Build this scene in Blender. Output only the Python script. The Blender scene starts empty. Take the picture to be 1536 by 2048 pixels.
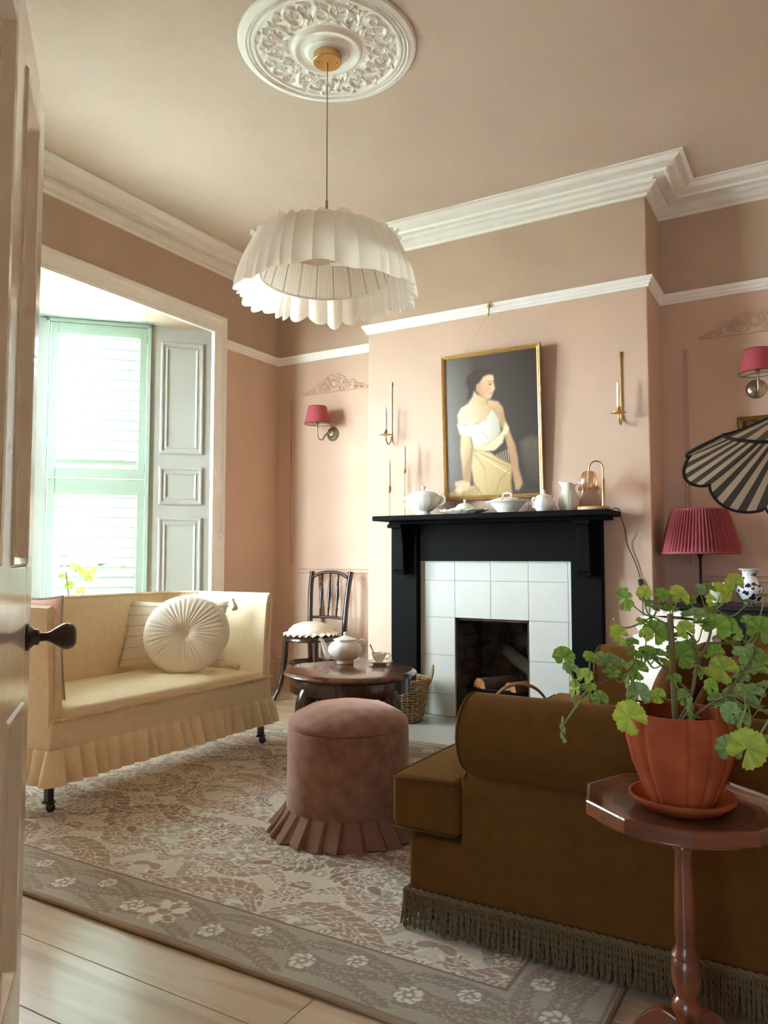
import bpy, math, random
import numpy as np
from mathutils import Vector, Matrix, Euler
random.seed(7); RNG = np.random.RandomState(11)
pi = math.pi; sin = math.sin; cos = math.cos
scene = bpy.context.scene
COL = scene.collection
# ------------------------------------------------------------------ camera, light, exposure
cam_d = bpy.data.cameras.new('camera'); cam = bpy.data.objects.new('camera', cam_d); COL.objects.link(cam)
FPX, PITCH, ROLL, YAW = 1523.455, 0.0614, 0.0005, 0.5279
cam_d.sensor_fit = 'VERTICAL'; cam_d.sensor_height = 36.0; cam_d.lens = FPX / 2048 * 36.0
cam_d.clip_start = 0.05; cam_d.clip_end = 200
fw = Vector((-sin(YAW) * cos(PITCH), cos(YAW) * cos(PITCH), sin(PITCH)))
rt = fw.cross(Vector((0, 0, 1))).normalized(); up = rt.cross(fw)
r2 = cos(ROLL) * rt + sin(ROLL) * up; u2 = -sin(ROLL) * rt + cos(ROLL) * up
cam.matrix_world = Matrix(((r2.x, u2.x, -fw.x, 3.7829), (r2.y, u2.y, -fw.y, -4.7966), (r2.z, u2.z, -fw.z, 1.0), (0, 0, 0, 1)))
scene.camera = cam
CAMP = Vector((3.7829, -4.7966, 1.0))
world = bpy.data.worlds.new('sky'); scene.world = world; world.use_nodes = True
wn = world.node_tree.nodes; wl = world.node_tree.links
wn['Background'].inputs['Color'].default_value = (0.765, 0.86, 1.03, 1)
wn['Background'].inputs['Strength'].default_value = 1.0
scene.view_settings.view_transform = 'Standard'; scene.view_settings.look = 'None'
scene.view_settings.gamma = 1.0; scene.view_settings.use_curve_mapping = False
scene.view_settings.exposure = 6.75
scene.cycles.use_denoising = True
scene.cycles.max_bounces = 14; scene.cycles.diffuse_bounces = 8; scene.cycles.transparent_max_bounces = 16
scene.cycles.caustics_reflective = False; scene.cycles.caustics_refractive = False
scene.cycles.sample_clamp_indirect = 12.0
def portal(loc, rot, sx, sy):                      # marks a window opening so that the sky is sampled through it
    l = bpy.data.lights.new('window_daylight', 'AREA'); l.shape = 'RECTANGLE'; l.size = sx; l.size_y = sy
    l.cycles.is_portal = True
    o = bpy.data.objects.new('window_daylight', l); COL.objects.link(o); o.location = loc; o.rotation_euler = rot
    return o
portal((3.4, -6.16, 1.25), (-pi / 2, 0, pi), 0.9, 1.9)      # unseen glazed door added behind the camera for fill light
for (mx, my, ang, w) in ((-0.565, -1.335, -pi / 4, 0.75), (-0.90, -2.15, 0.0, 1.0), (-0.565, -2.965, pi / 4, 0.75)):
    dirv = Vector((cos(ang), sin(ang), 0))
    portal(Vector((mx, my, 1.55)) - dirv * 0.12, dirv.to_track_quat('-Z', 'Y').to_euler(), w, 2.2)

# ------------------------------------------------------------------ materials
def lin(h):
    h = h.lstrip('#'); c = [int(h[i:i + 2], 16) / 255 for i in (0, 2, 4)]
    return tuple(((x / 12.92) if x <= 0.04045 else ((x + 0.055) / 1.055) ** 2.4) for x in c) + (1,)
def mat(name, hexc, rough=0.6, metal=0.0, noise=0.0, nscale=30, bump=0.0, bscale=200, sheen=0.0, coat=0.0, hex2=None,
        spec=0.5, trans=0.0, detail=3.0, stretch=None, rand=0.0, sub=0.0):
    m = bpy.data.materials.new(name); m.use_nodes = True
    nt = m.node_tree; n = nt.nodes; L = nt.links; p = n['Principled BSDF']
    p.inputs['Roughness'].default_value = rough; p.inputs['Metallic'].default_value = metal
    p.inputs['Specular IOR Level'].default_value = spec
    p.inputs['Sheen Weight'].default_value = sheen; p.inputs['Sheen Roughness'].default_value = 0.4
    p.inputs['Coat Weight'].default_value = coat; p.inputs['Coat Roughness'].default_value = 0.08
    p.inputs['Transmission Weight'].default_value = trans
    c1 = lin(hexc); p.inputs['Base Color'].default_value = c1
    if sheen: p.inputs['Sheen Tint'].default_value = tuple(min(1, x * 1.4 + .15) for x in c1[:3]) + (1,)
    tc = n.new('ShaderNodeTexCoord'); mp = n.new('ShaderNodeMapping'); L.new(tc.outputs['Object'], mp.inputs['Vector'])
    if stretch: mp.inputs['Scale'].default_value = stretch
    col = None
    if noise > 0:
        t = n.new('ShaderNodeTexNoise'); t.inputs['Scale'].default_value = nscale; t.inputs['Detail'].default_value = detail
        L.new(mp.outputs[0], t.inputs['Vector'])
        r = n.new('ShaderNodeValToRGB'); r.color_ramp.elements[0].position = 0.3; r.color_ramp.elements[1].position = 0.7
        c2 = lin(hex2) if hex2 else tuple(x * (1 - noise) for x in c1[:3]) + (1,)
        r.color_ramp.elements[0].color = c2; r.color_ramp.elements[1].color = c1 if hex2 else tuple(min(1, x * (1 + noise * .5)) for x in c1[:3]) + (1,)
        L.new(t.outputs['Fac'], r.inputs['Fac']); col = r.outputs['Color']
    if rand > 0:
        oi = n.new('ShaderNodeObjectInfo'); hs = n.new('ShaderNodeHueSaturation')
        mr = n.new('ShaderNodeMapRange'); mr.inputs['To Min'].default_value = 1 - rand; mr.inputs['To Max'].default_value = 1 + rand
        L.new(oi.outputs['Random'], mr.inputs['Value']); L.new(mr.outputs[0], hs.inputs['Value'])
        if col: L.new(col, hs.inputs['Color'])
        else: hs.inputs['Color'].default_value = c1
        col = hs.outputs['Color']
    if col: L.new(col, p.inputs['Base Color'])
    if bump > 0:
        b = n.new('ShaderNodeTexNoise'); b.inputs['Scale'].default_value = bscale; b.inputs['Detail'].default_value = 2
        L.new(mp.outputs[0], b.inputs['Vector'])
        bn = n.new('ShaderNodeBump'); bn.inputs['Strength'].default_value = bump; bn.inputs['Distance'].default_value = 0.004
        L.new(b.outputs['Fac'], bn.inputs['Height']); L.new(bn.outputs['Normal'], p.inputs['Normal'])
    return m
def wood(name, h1, h2, rough=0.35, axis=0, scale=1.0, coat=0.2, rand=0.12, ring=9):
    m = bpy.data.materials.new(name); m.use_nodes = True
    nt = m.node_tree; n = nt.nodes; L = nt.links; p = n['Principled BSDF']
    p.inputs['Roughness'].default_value = rough; p.inputs['Coat Weight'].default_value = coat; p.inputs['Coat Roughness'].default_value = 0.15
    tc = n.new('ShaderNodeTexCoord'); mp = n.new('ShaderNodeMapping'); L.new(tc.outputs['Object'], mp.inputs['Vector'])
    s = [ring * scale] * 3; s[axis] = 0.8 * scale; mp.inputs['Scale'].default_value = s
    oi = n.new('ShaderNodeObjectInfo'); vm = n.new('ShaderNodeVectorMath'); vm.operation = 'MULTIPLY_ADD'
    vm.inputs[1].default_value = (13, 17, 19)
    cb = n.new('ShaderNodeCombineXYZ')
    for i in range(3): L.new(oi.outputs['Random'], cb.inputs[i])
    L.new(cb.outputs[0], vm.inputs[0]); L.new(mp.outputs[0], vm.inputs[2])
    t = n.new('ShaderNodeTexNoise'); t.inputs['Scale'].default_value = 1.0; t.inputs['Detail'].default_value = 5; t.inputs['Distortion'].default_value = 0.6
    L.new(vm.outputs[0], t.inputs['Vector'])
    w = n.new('ShaderNodeMath'); w.operation = 'MULTIPLY'; w.inputs[1].default_value = 14; L.new(t.outputs['Fac'], w.inputs[0])
    sn = n.new('ShaderNodeMath'); sn.operation = 'SINE'; L.new(w.outputs[0], sn.inputs[0])
    ma = n.new('ShaderNodeMath'); ma.operation = 'MULTIPLY_ADD'; ma.inputs[1].default_value = 0.10; L.new(sn.outputs[0], ma.inputs[0]); L.new(t.outputs['Fac'], ma.inputs[2])
    r = n.new('ShaderNodeValToRGB'); r.color_ramp.elements[0].position = 0.25; r.color_ramp.elements[1].position = 0.75
    r.color_ramp.elements[0].color = lin(h2); r.color_ramp.elements[1].color = lin(h1)
    L.new(ma.outputs[0], r.inputs['Fac'])
    hs = n.new('ShaderNodeHueSaturation'); mr = n.new('ShaderNodeMapRange'); mr.inputs['To Min'].default_value = 1 - rand; mr.inputs['To Max'].default_value = 1 + rand
    L.new(oi.outputs['Random'], mr.inputs['Value']); L.new(mr.outputs[0], hs.inputs['Value']); L.new(r.outputs[0], hs.inputs['Color'])
    L.new(hs.outputs[0], p.inputs['Base Color'])
    b = n.new('ShaderNodeBump'); b.inputs['Strength'].default_value = 0.12; b.inputs['Distance'].default_value = 0.002
    L.new(ma.outputs[0], b.inputs['Height']); L.new(b.outputs[0], p.inputs['Normal'])
    return m
def attrmat(name, rough=0.8, sheen=0.0, bump=0.0, bscale=500, coat=0.0, spec=0.3):
    m = mat(name, '#808080', rough=rough, sheen=sheen, bump=bump, bscale=bscale, coat=coat, spec=spec)
    n = m.node_tree.nodes; a = n.new('ShaderNodeAttribute'); a.attribute_name = 'Col'
    m.node_tree.links.new(a.outputs['Color'], n['Principled BSDF'].inputs['Base Color'])
    if sheen: n['Principled BSDF'].inputs['Sheen Tint'].default_value = (1, 1, 1, 1)
    return m
def fabric(name, hexc, trans=0.4, rough=0.8, bump=0.15, bscale=600):
    m = mat(name, hexc, rough=rough, bump=bump, bscale=bscale)
    n = m.node_tree.nodes; L = m.node_tree.links; p = n['Principled BSDF']
    t = n.new('ShaderNodeBsdfTranslucent'); t.inputs['Color'].default_value = lin(hexc)
    mx = n.new('ShaderNodeMixShader'); mx.inputs[0].default_value = trans
    L.new(p.outputs[0], mx.inputs[1]); L.new(t.outputs[0], mx.inputs[2])
    L.new(mx.outputs[0], n['Material Output'].inputs['Surface'])
    return m
def glassy(name, tint='#ffffff', mixf=0.12, rough=0.03):
    m = bpy.data.materials.new(name); m.use_nodes = True; n = m.node_tree.nodes; L = m.node_tree.links
    n.remove(n['Principled BSDF'])
    a = n.new('ShaderNodeBsdfTransparent'); a.inputs['Color'].default_value = lin(tint)
    g = n.new('ShaderNodeBsdfGlossy'); g.inputs['Roughness'].default_value = rough; g.inputs['Color'].default_value = (1, 1, 1, 1)
    mx = n.new('ShaderNodeMixShader'); mx.inputs[0].default_value = mixf
    L.new(a.outputs[0], mx.inputs[1]); L.new(g.outputs[0], mx.inputs[2]); L.new(mx.outputs[0], n['Material Output'].inputs['Surface'])
    return m
def leafmat(name, h1, h2):
    m = mat(name, h1, .5, noise=.3, nscale=3.2, hex2=h2, bump=.5, bscale=7, rand=.15)
    n = m.node_tree.nodes; L = m.node_tree.links; p = n['Principled BSDF']
    t = n.new('ShaderNodeBsdfTranslucent'); mx = n.new('ShaderNodeMixShader'); mx.inputs[0].default_value = .35
    src = p.inputs['Base Color'].links[0].from_socket; L.new(src, t.inputs['Color'])
    L.new(p.outputs[0], mx.inputs[1]); L.new(t.outputs[0], mx.inputs[2]); L.new(mx.outputs[0], n['Material Output'].inputs['Surface'])
    return m
M = {}
M['wall'] = mat('wall_pink_plaster', '#D0B19B', .75, noise=.05, nscale=3, bump=.12, bscale=180)
M['frieze'] = mat('frieze_taupe_plaster', '#C2A994', .8, noise=.05, nscale=3, bump=.35, bscale=160)
M['ceil'] = mat('ceiling_taupe_plaster', '#D4C0B1', .8, noise=.04, nscale=3, bump=.5, bscale=130)
M['trim'] = mat('white_gloss_trim', '#F8F6F2', .35, noise=.04, nscale=12, bump=.06, bscale=60)
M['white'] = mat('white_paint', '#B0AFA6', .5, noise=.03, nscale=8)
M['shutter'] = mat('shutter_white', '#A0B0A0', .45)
M['doorpaint'] = mat('door_gloss_paint', '#EFEAE0', .14, noise=.05, nscale=10, bump=.10, bscale=26, spec=.5, coat=.4)
M['plaster'] = mat('plaster_white', '#FAF8F4', .6, bump=.05, bscale=90)
M['brass'] = mat('brushed_brass', '#C9A46A', .32, metal=1.0, noise=.08, nscale=60)
M['nickel'] = mat('brushed_nickel', '#A59A88', .3, metal=1.0)
M['black'] = mat('black_painted_wood', '#0F0D0C', .7, noise=.15, nscale=18, bump=.1, bscale=90, spec=.08)
M['blackmetal'] = mat('black_metal', '#1E1D1D', .55)
M['tile'] = mat('white_glazed_tile', '#CCCCC4', .12, noise=.02, nscale=6, bump=.03, bscale=14, coat=.3)
M['grout'] = mat('grout', '#B9B4A8', .9)
M['china'] = mat('white_china', '#EFEBE1', .14, coat=.4)
M['china2'] = mat('cream_china', '#E6DFD0', .2, coat=.3)
M['soot'] = mat('sooty_brick', '#5E4A38', .95, noise=.5, nscale=9, bump=.9, bscale=30, hex2='#221912', detail=6)
M['settee'] = mat('yellow_linen', '#EFDAB4', .85, noise=.06, nscale=40, bump=.25, bscale=500, sheen=.15)
M['settee_cord'] = mat('cream_cord', '#EBD6B0', .8, bump=.3, bscale=300)
M['darkleg'] = mat('ebonised_wood', '#22150F', .25, coat=.4)
M['knit'] = mat('beige_knit', '#F1E6D2', .9, noise=.1, nscale=120, bump=.9, bscale=260)
M['cream'] = mat('cream_velvet', '#F0E7D6', .8, sheen=.3, bump=.08, bscale=300)
M['pinkstripe'] = mat('pink_cloth', '#E6C4B8', .85)
M['velvet'] = mat('camel_velvet', '#61401B', .9, noise=.12, nscale=25, spec=.08, sheen=.22, bump=.12, bscale=600)
M['velvet'].node_tree.nodes['Principled BSDF'].inputs['Sheen Tint'].default_value = (.7, .38, .12, 1)
M['piping'] = mat('camel_piping', '#553818', .9, spec=.1)
M['fringe'] = mat('khaki_fringe', '#6C5533', .85, noise=.2, nscale=90)
M['pink'] = mat('dusty_pink_velvet', '#9A7464', .75, spec=.15, noise=.16, nscale=22, sheen=.9, bump=.1, bscale=500, hex2='#7E5949', detail=6)
M['pink'].node_tree.nodes['Principled BSDF'].inputs['Sheen Tint'].default_value = (1, .68, .56, 1)
M['pinkskirt'] = mat('dusty_pink_linen', '#84604F', .85, bump=.3, bscale=400)
M['mahog'] = wood('mahogany', '#6A3A22', '#3A1C10', .25, axis=0, scale=2.2, coat=.5, rand=.05)
M['mahogdark'] = wood('dark_mahogany', '#40200F', '#220F08', .25, axis=2, scale=2.2, coat=.5, rand=.05)
M['redwood'] = wood('reddish_wood', '#7E4226', '#5E2E1A', .28, axis=0, scale=2.6, coat=.5, rand=.05)
M['leather'] = mat('brown_leather_top', '#5B3A28', .3, noise=.15, nscale=14, coat=.2)
M['chairwood'] = wood('bentwood', '#3A2114', '#1B0D08', .22, axis=2, scale=3, coat=.6, rand=.05)
M['floor'] = wood('oak_plank', '#C9B296', '#B0957A', .3, axis=0, scale=1.3, coat=.5, rand=.06, ring=12)
M['gap'] = mat('floor_gap', '#4A3828', .9)
M['rugmat'] = attrmat('rug_pile', .95, sheen=.15, bump=.5, bscale=420)
M['binding'] = mat('rug_binding', '#9A8467', .8, bump=.4, bscale=300)
M['terra'] = mat('terracotta', '#B25A36', .85, noise=.22, nscale=16, bump=.2, bscale=120, spec=.15, hex2='#944527')
M['soil'] = mat('soil', '#1E140E', .95, bump=.8, bscale=90)
M['leaf'] = leafmat('geranium_leaf', '#98BA48', '#6C9638')
M['leafy'] = leafmat('young_leaf', '#BFD056', '#96B244')
M['leafp'] = leafmat('pale_leaf', '#A0BA78', '#749C58')
M['stem'] = mat('green_stem', '#8A9A52', .6)
M['bark'] = mat('woody_stem', '#7A6844', .85, bump=.5, bscale=120)
M['wicker'] = mat('wicker', '#A4855C', .75, noise=.3, nscale=60, bump=.3, bscale=150)
M['log'] = mat('log_bark', '#5A4A3A', .95, noise=.5, nscale=18, bump=1.0, bscale=50, hex2='#34281E')
M['logend'] = mat('log_end', '#BE7C42', .85, noise=.3, nscale=22, hex2='#8E5428', detail=5)
M['split'] = mat('log_split', '#8A6038', .9, noise=.25, nscale=14, hex2='#684322', stretch=(1, 6, 6))
M['frill'] = fabric('ruffle_chiffon', '#FDFBF6', .6)
M['lining'] = fabric('lining_silk', '#FAF6EE', .5)
M['redshade'] = fabric('rose_shade', '#B9505A', .25)
M['redpleat'] = fabric('rose_pleat', '#A44A50', .2)
M['shadein'] = mat('shade_inside', '#E8DCC4', .8)
M['candle'] = mat('candle_wax', '#F8F2E4', .5)
M['wick'] = mat('wick', '#2A2420', .9)
M['gold'] = mat('gilt_frame', '#C9A468', .35, metal=.75, noise=.12, nscale=30)
M['oldgold'] = mat('antique_gilt', '#8F6F3C', .45, metal=.6, noise=.2, nscale=30)
M['paint'] = attrmat('oil_paint', .45, coat=.25)
M['woodlight'] = wood('beech_base', '#C99C72', '#B5855C', .45, axis=0, scale=4, coat=.1, rand=.02)
M['amber'] = glassy('amber_glass', '#F0D2B4', .3, .05)
M['obscure'] = glassy('obscured_door_glass', '#8E9496', .1, .3)  # glass of the added hall door; its tint sets the fill light
M['clear'] = glassy('clear_glass', '#F6F8F4', .14, .02)
M['pane'] = glassy('window_glass', '#FBFFFB', .05, .0)
M['cable'] = mat('black_cable', '#16120F', .5)
M['bronze'] = mat('dark_bronze', '#3A2A1E', .35, metal=.8)
M['darkwood'] = mat('black_sideboard', '#191411', .35, coat=.3)
M['stripe_d'] = fabric('grey_stripe_silk', '#5E5852', .3, rough=.5)
M['stripe_l'] = fabric('ivory_stripe_silk', '#DCCFB8', .35, rough=.5)
M['braid'] = mat('black_braid', '#2E2A28', .9, noise=.5, nscale=200, bump=1, bscale=300)
M['wire'] = mat('picture_wire', '#B9A58A', .4, metal=.6)
M['hedge'] = mat('hedge_leaf', '#2E4A1C', .7, noise=.4, nscale=6, hex2='#1C3012', bump=1, bscale=20)
M['ground'] = mat('pale_paving', '#BDB8AC', .9, noise=.15, nscale=2)
M['brick'] = mat('house_brick', '#B07A64', .9, noise=.2, nscale=8)
M['roof'] = mat('house_slate', '#7A7470', .9)
M['hall'] = mat('hall_paint', '#B9A48C', .8)
M['tassel'] = mat('tassel_cotton', '#E4D2B6', .9, bump=.6, bscale=200)
M['knob'] = wood('reeded_knob_wood', '#3A2A1E', '#241810', .3, axis=0, scale=2, coat=.3)
M['chintz'] = None; M['vase'] = None; M['eyelet'] = None
def spotted(name, base, spot, scale, thr, rough=.8, coat=0.0, dist=True):
    m = mat(name, base, rough, coat=coat); n = m.node_tree.nodes; L = m.node_tree.links
    tc = n.new('ShaderNodeTexCoord'); v = n.new('ShaderNodeTexVoronoi'); v.inputs['Scale'].default_value = scale
    nz = n.new('ShaderNodeTexNoise'); nz.inputs['Scale'].default_value = scale * 1.7; nz.inputs['Detail'].default_value = 2
    vm = n.new('ShaderNodeVectorMath'); vm.operation = 'MULTIPLY_ADD'; vm.inputs[1].default_value = (.9 / scale * (1 if dist else .2),) * 3
    L.new(tc.outputs['Object'], nz.inputs['Vector']); L.new(nz.outputs['Color'], vm.inputs[0]); L.new(tc.outputs['Object'], vm.inputs[2])
    L.new(vm.outputs[0], v.inputs['Vector'])
    r = n.new('ShaderNodeValToRGB'); r.color_ramp.elements[0].position = thr; r.color_ramp.elements[1].position = thr + .06
    r.color_ramp.elements[0].color = lin(spot); r.color_ramp.elements[1].color = lin(base)
    L.new(v.outputs['Distance'], r.inputs['Fac']); L.new(r.outputs[0], n['Principled BSDF'].inputs['Base Color'])
    return m
M['chintz'] = spotted('floral_cotton', '#F1ECE2', '#C58F86', 18, .13, dist=False)
M['vase'] = spotted('blue_white_porcelain', '#E9E8E4', '#232A4A', 34, .43, .12, .5)
M['eyelet'] = spotted('eyelet_cotton', '#EDE3CF', '#CDBE9F', 90, .3, .9, dist=False)
M['vegpat'] = spotted('grey_transfer_china', '#E9E5DB', '#77767A', 60, .3, .15, .4)

# ------------------------------------------------------------------ mesh helpers
class MB:
    def __init__(s): s.v = []; s.f = []; s.mi = []
    def add(s, vs, fs, mi=0, T=None):
        o = len(s.v)
        if T is not None: vs = [T @ Vector(v) for v in vs]
        s.v.extend([tuple(v) for v in vs])
        for f in fs: s.f.append(tuple(i + o for i in f)); s.mi.append(mi)
        return s
    def box(s, x0, x1, y0, y1, z0, z1, mi=0, T=None):
        return s.add([(x0, y0, z0), (x1, y0, z0), (x1, y1, z0), (x0, y1, z0), (x0, y0, z1), (x1, y0, z1), (x1, y1, z1), (x0, y1, z1)],
                     [(3, 2, 1, 0), (4, 5, 6, 7), (0, 1, 5, 4), (1, 2, 6, 5), (2, 3, 7, 6), (3, 0, 4, 7)], mi, T)
    def lathe(s, prof, n=32, mi=0, T=None, fn=None, close=False, a0=0.0, a1=2 * pi):
        full = abs(a1 - a0 - 2 * pi) < 1e-6; k = n if full else n + 1
        vs = []
        for (r, z) in prof:
            for i in range(k):
                a = a0 + (a1 - a0) * i / n; rr, zz = (r, z) if fn is None else fn(r, z, a)
                vs.append((rr * cos(a), rr * sin(a), zz))
        fs = []
        for j in range(len(prof) - 1):
            for i in range(n):
                b = (i + 1) % k
                fs.append((j * k + i, j * k + b, (j + 1) * k + b, (j + 1) * k + i))
        if full and prof[0][0] > 1e-5: fs.append(tuple(range(k - 1, -1, -1))) if close else None
        if full and prof[-1][0] > 1e-5 and close: fs.append(tuple(range((len(prof) - 1) * k, len(prof) * k)))
        return s.add(vs, fs, mi, T)
    def tube(s, pts, r, n=8, closed=False, mi=0, T=None, cap=True):
        P = [Vector(p) for p in pts]; m = len(P)
        rs = r if isinstance(r, (list, tuple)) else [r] * m
        vs = []; prev = None
        for i in range(m):
            a = P[(i - 1) % m] if (closed or i > 0) else P[i]; b = P[(i + 1) % m] if (closed or i < m - 1) else P[i]
            t = (b - a); t = t.normalized() if t.length > 1e-9 else Vector((0, 0, 1))
            if prev is None:
                x = t.cross(Vector((0, 0, 1))); x = x if x.length > 1e-3 else t.cross(Vector((1, 0, 0))); x.normalize()
            else:
                x = prev - t * prev.dot(t); x = x.normalized() if x.length > 1e-6 else t.cross(Vector((0, 1, 0.1))).normalized()
            prev = x; y = t.cross(x)
            for k in range(n):
                c = 2 * pi * k / n; vs.append(P[i] + (x * cos(c) + y * sin(c)) * rs[i])
        fs = []
        for i in range(m if closed else m - 1):
            j = (i + 1) % m
            for k in range(n): fs.append((i * n + k, i * n + (k + 1) % n, j * n + (k + 1) % n, j * n + k))
        if cap and not closed: fs.append(tuple(range(n - 1, -1, -1))); fs.append(tuple(range((m - 1) * n, m * n)))
        return s.add(vs, fs, mi, T)
    def sweep(s, prof, path, closed=False, side=1, mi=0, T=None, cap=True):
        m = len(path); k = len(prof); vs = []
        for i in range(m):
            p = Vector(path[i]).to_2d() if len(path[i]) > 2 else Vector(path[i])
            a = Vector(path[(i - 1) % m][:2]) if (closed or i > 0) else None; b = Vector(path[(i + 1) % m][:2]) if (closed or i < m - 1) else None
            d1 = (p - a).normalized() if a is not None else (b - p).normalized(); d2 = (b - p).normalized() if b is not None else d1
            n1 = Vector((-d1.y, d1.x)) * side; n2 = Vector((-d2.y, d2.x)) * side
            mm = (n1 + n2) / max(0.2, 1 + n1.dot(n2))
            for (o, z) in prof: q = p + mm * o; vs.append((q.x, q.y, z))
        fs = []
        for i in range(m if closed else m - 1):
            j = (i + 1) % m
            for q in range(k - 1): fs.append((i * k + q, j * k + q, j * k + q + 1, i * k + q + 1))
        if cap and not closed: fs.append(tuple(range(k))); fs.append(tuple(range(m * k - 1, (m - 1) * k - 1, -1)))
        return s.add(vs, fs, mi, T)
    def extrude(s, poly, a, b, axis='z', mi=0, T=None):     # poly in the other two axes
        mk = {'z': lambda p, h: (p[0], p[1], h), 'y': lambda p, h: (p[0], h, p[1]), 'x': lambda p, h: (h, p[0], p[1])}[axis]
        n = len(poly); vs = [mk(p, a) for p in poly] + [mk(p, b) for p in poly]
        fs = [tuple(range(n - 1, -1, -1)), tuple(range(n, 2 * n))] + [(i, (i + 1) % n, n + (i + 1) % n, n + i) for i in range(n)]
        return s.add(vs, fs, mi, T)
    def grid(s, fn, nu, nv, mi=0, T=None, wrapu=False):
        vs = [fn(i / (nu if wrapu else nu - 1), j / (nv - 1)) for j in range(nv) for i in range(nu)]
        fs = []
        for j in range(nv - 1):
            for i in range(nu if wrapu else nu - 1):
                b = (i + 1) % nu; fs.append((j * nu + i, j * nu + b, (j + 1) * nu + b, (j + 1) * nu + i))
        return s.add(vs, fs, mi, T)
    def mesh(s, name, mats, smooth=False):
        me = bpy.data.meshes.new(name); me.from_pydata(s.v, [], s.f)
        for m in (mats if isinstance(mats, (list, tuple)) else [mats]): me.materials.append(M[m] if isinstance(m, str) else m)
        if len(me.materials) > 1: me.polygons.foreach_set('material_index', s.mi)
        if smooth: me.polygons.foreach_set('use_smooth', [True] * len(me.polygons))
        me.update()
        return me
    def build(s, name, mats, parent=None, smooth=False, bevel=0, bseg=2, subsurf=0, angle=None, fix=True):
        me = s.mesh(name, mats, smooth)
        if fix:
            import bmesh
            bm = bmesh.new(); bm.from_mesh(me)
            bmesh.ops.remove_doubles(bm, verts=bm.verts, dist=1e-6)
            bmesh.ops.recalc_face_normals(bm, faces=bm.faces); bm.to_mesh(me); bm.free()
        o = bpy.data.objects.new(name, me); COL.objects.link(o)
        if parent is not None: o.parent = parent
        if bevel: b = o.modifiers.new('bevel', 'BEVEL'); b.width = bevel; b.segments = bseg; b.limit_method = 'ANGLE'; b.angle_limit = math.radians(35)
        if subsurf: sb = o.modifiers.new('sub', 'SUBSURF'); sb.levels = subsurf; sb.render_levels = subsurf
        if smooth and angle is not None:
            try:
                me.set_sharp_from_angle(angle=math.radians(angle))
            except Exception: pass
        return o
def tag(o, label=None, cat=None, group=None, kind=None):
    if label: o['label'] = label
    if cat: o['category'] = cat
    if group: o['group'] = group
    if kind: o['kind'] = kind
    return o
def thing(name, label, cat, loc=(0, 0, 0), rz=0.0, group=None, rot=None):
    o = bpy.data.objects.new(name, None); COL.objects.link(o); o.empty_display_size = .05
    o.location = loc; o.rotation_euler = rot if rot else (0, 0, rz)
    return tag(o, label, cat, group)
def inst(me, name, parent=None, loc=(0, 0, 0), rot=(0, 0, 0), sc=(1, 1, 1)):
    o = bpy.data.objects.new(name, me); COL.objects.link(o); o.parent = parent
    o.location = loc; o.rotation_euler = rot; o.scale = sc
    return o
def struct(o): o['kind'] = 'structure'; return o
def cr(pts, n=8, closed=False):                             # Catmull-Rom smoothing
    P = [Vector(p) for p in pts]; m = len(P); out = []
    for i in range(m if closed else m - 1):
        p1 = P[i]; p2 = P[(i + 1) % m]
        p0 = P[(i - 1) % m] if (closed or i > 0) else p1 * 2 - p2
        p3 = P[(i + 2) % m] if (closed or i < m - 2) else p2 * 2 - p1
        for k in range(n):
            t = k / n
            out.append(0.5 * ((2 * p1) + (-p0 + p2) * t + (2 * p0 - 5 * p1 + 4 * p2 - p3) * t * t + (-p0 + 3 * p1 - 3 * p2 + p3) * t ** 3))
    if not closed: out.append(P[-1])
    return out
def crs(vals, n=8):
    return [v.x for v in cr([(a, 0, 0) for a in vals], n)]
def TR(x=0, y=0, z=0, rx=0, ry=0, rz=0, s=1.0):
    return Matrix.Translation((x, y, z)) @ Euler((rx, ry, rz)).to_matrix().to_4x4() @ Matrix.Scale(s, 4)
# 2-D painters used for relief ornament, the rug and the painting (numpy)
def seg_dist(X, Y, pts, ws=None):
    best = np.full(X.shape, 1e9)
    for i in range(len(pts) - 1):
        ax, ay = pts[i]; bx, by = pts[i + 1]; dx, dy = bx - ax, by - ay; L2 = dx * dx + dy * dy + 1e-12
        t = np.clip(((X - ax) * dx + (Y - ay) * dy) / L2, 0, 1)
        d = np.hypot(X - ax - t * dx, Y - ay - t * dy)
        if ws is not None: d = d - (ws[i] * (1 - t) + ws[i + 1] * t)
        best = np.minimum(best, d)
    return best
def in_poly(X, Y, poly):
    c = np.zeros(X.shape, bool); n = len(poly); j = n - 1
    for i in range(n):
        xi, yi = poly[i]; xj, yj = poly[j]
        c ^= ((yi > Y) != (yj > Y)) & (X < (xj - xi) * (Y - yi) / (yj - yi + 1e-12) + xi); j = i
    return c
def spiral(cx, cy, r0, r1, a0, turns, n=26):
    return [(cx + (r0 + (r1 - r0) * i / n) * cos(a0 + turns * 2 * pi * i / n), cy + (r0 + (r1 - r0) * i / n) * sin(a0 + turns * 2 * pi * i / n)) for i in range(n + 1)]
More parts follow.
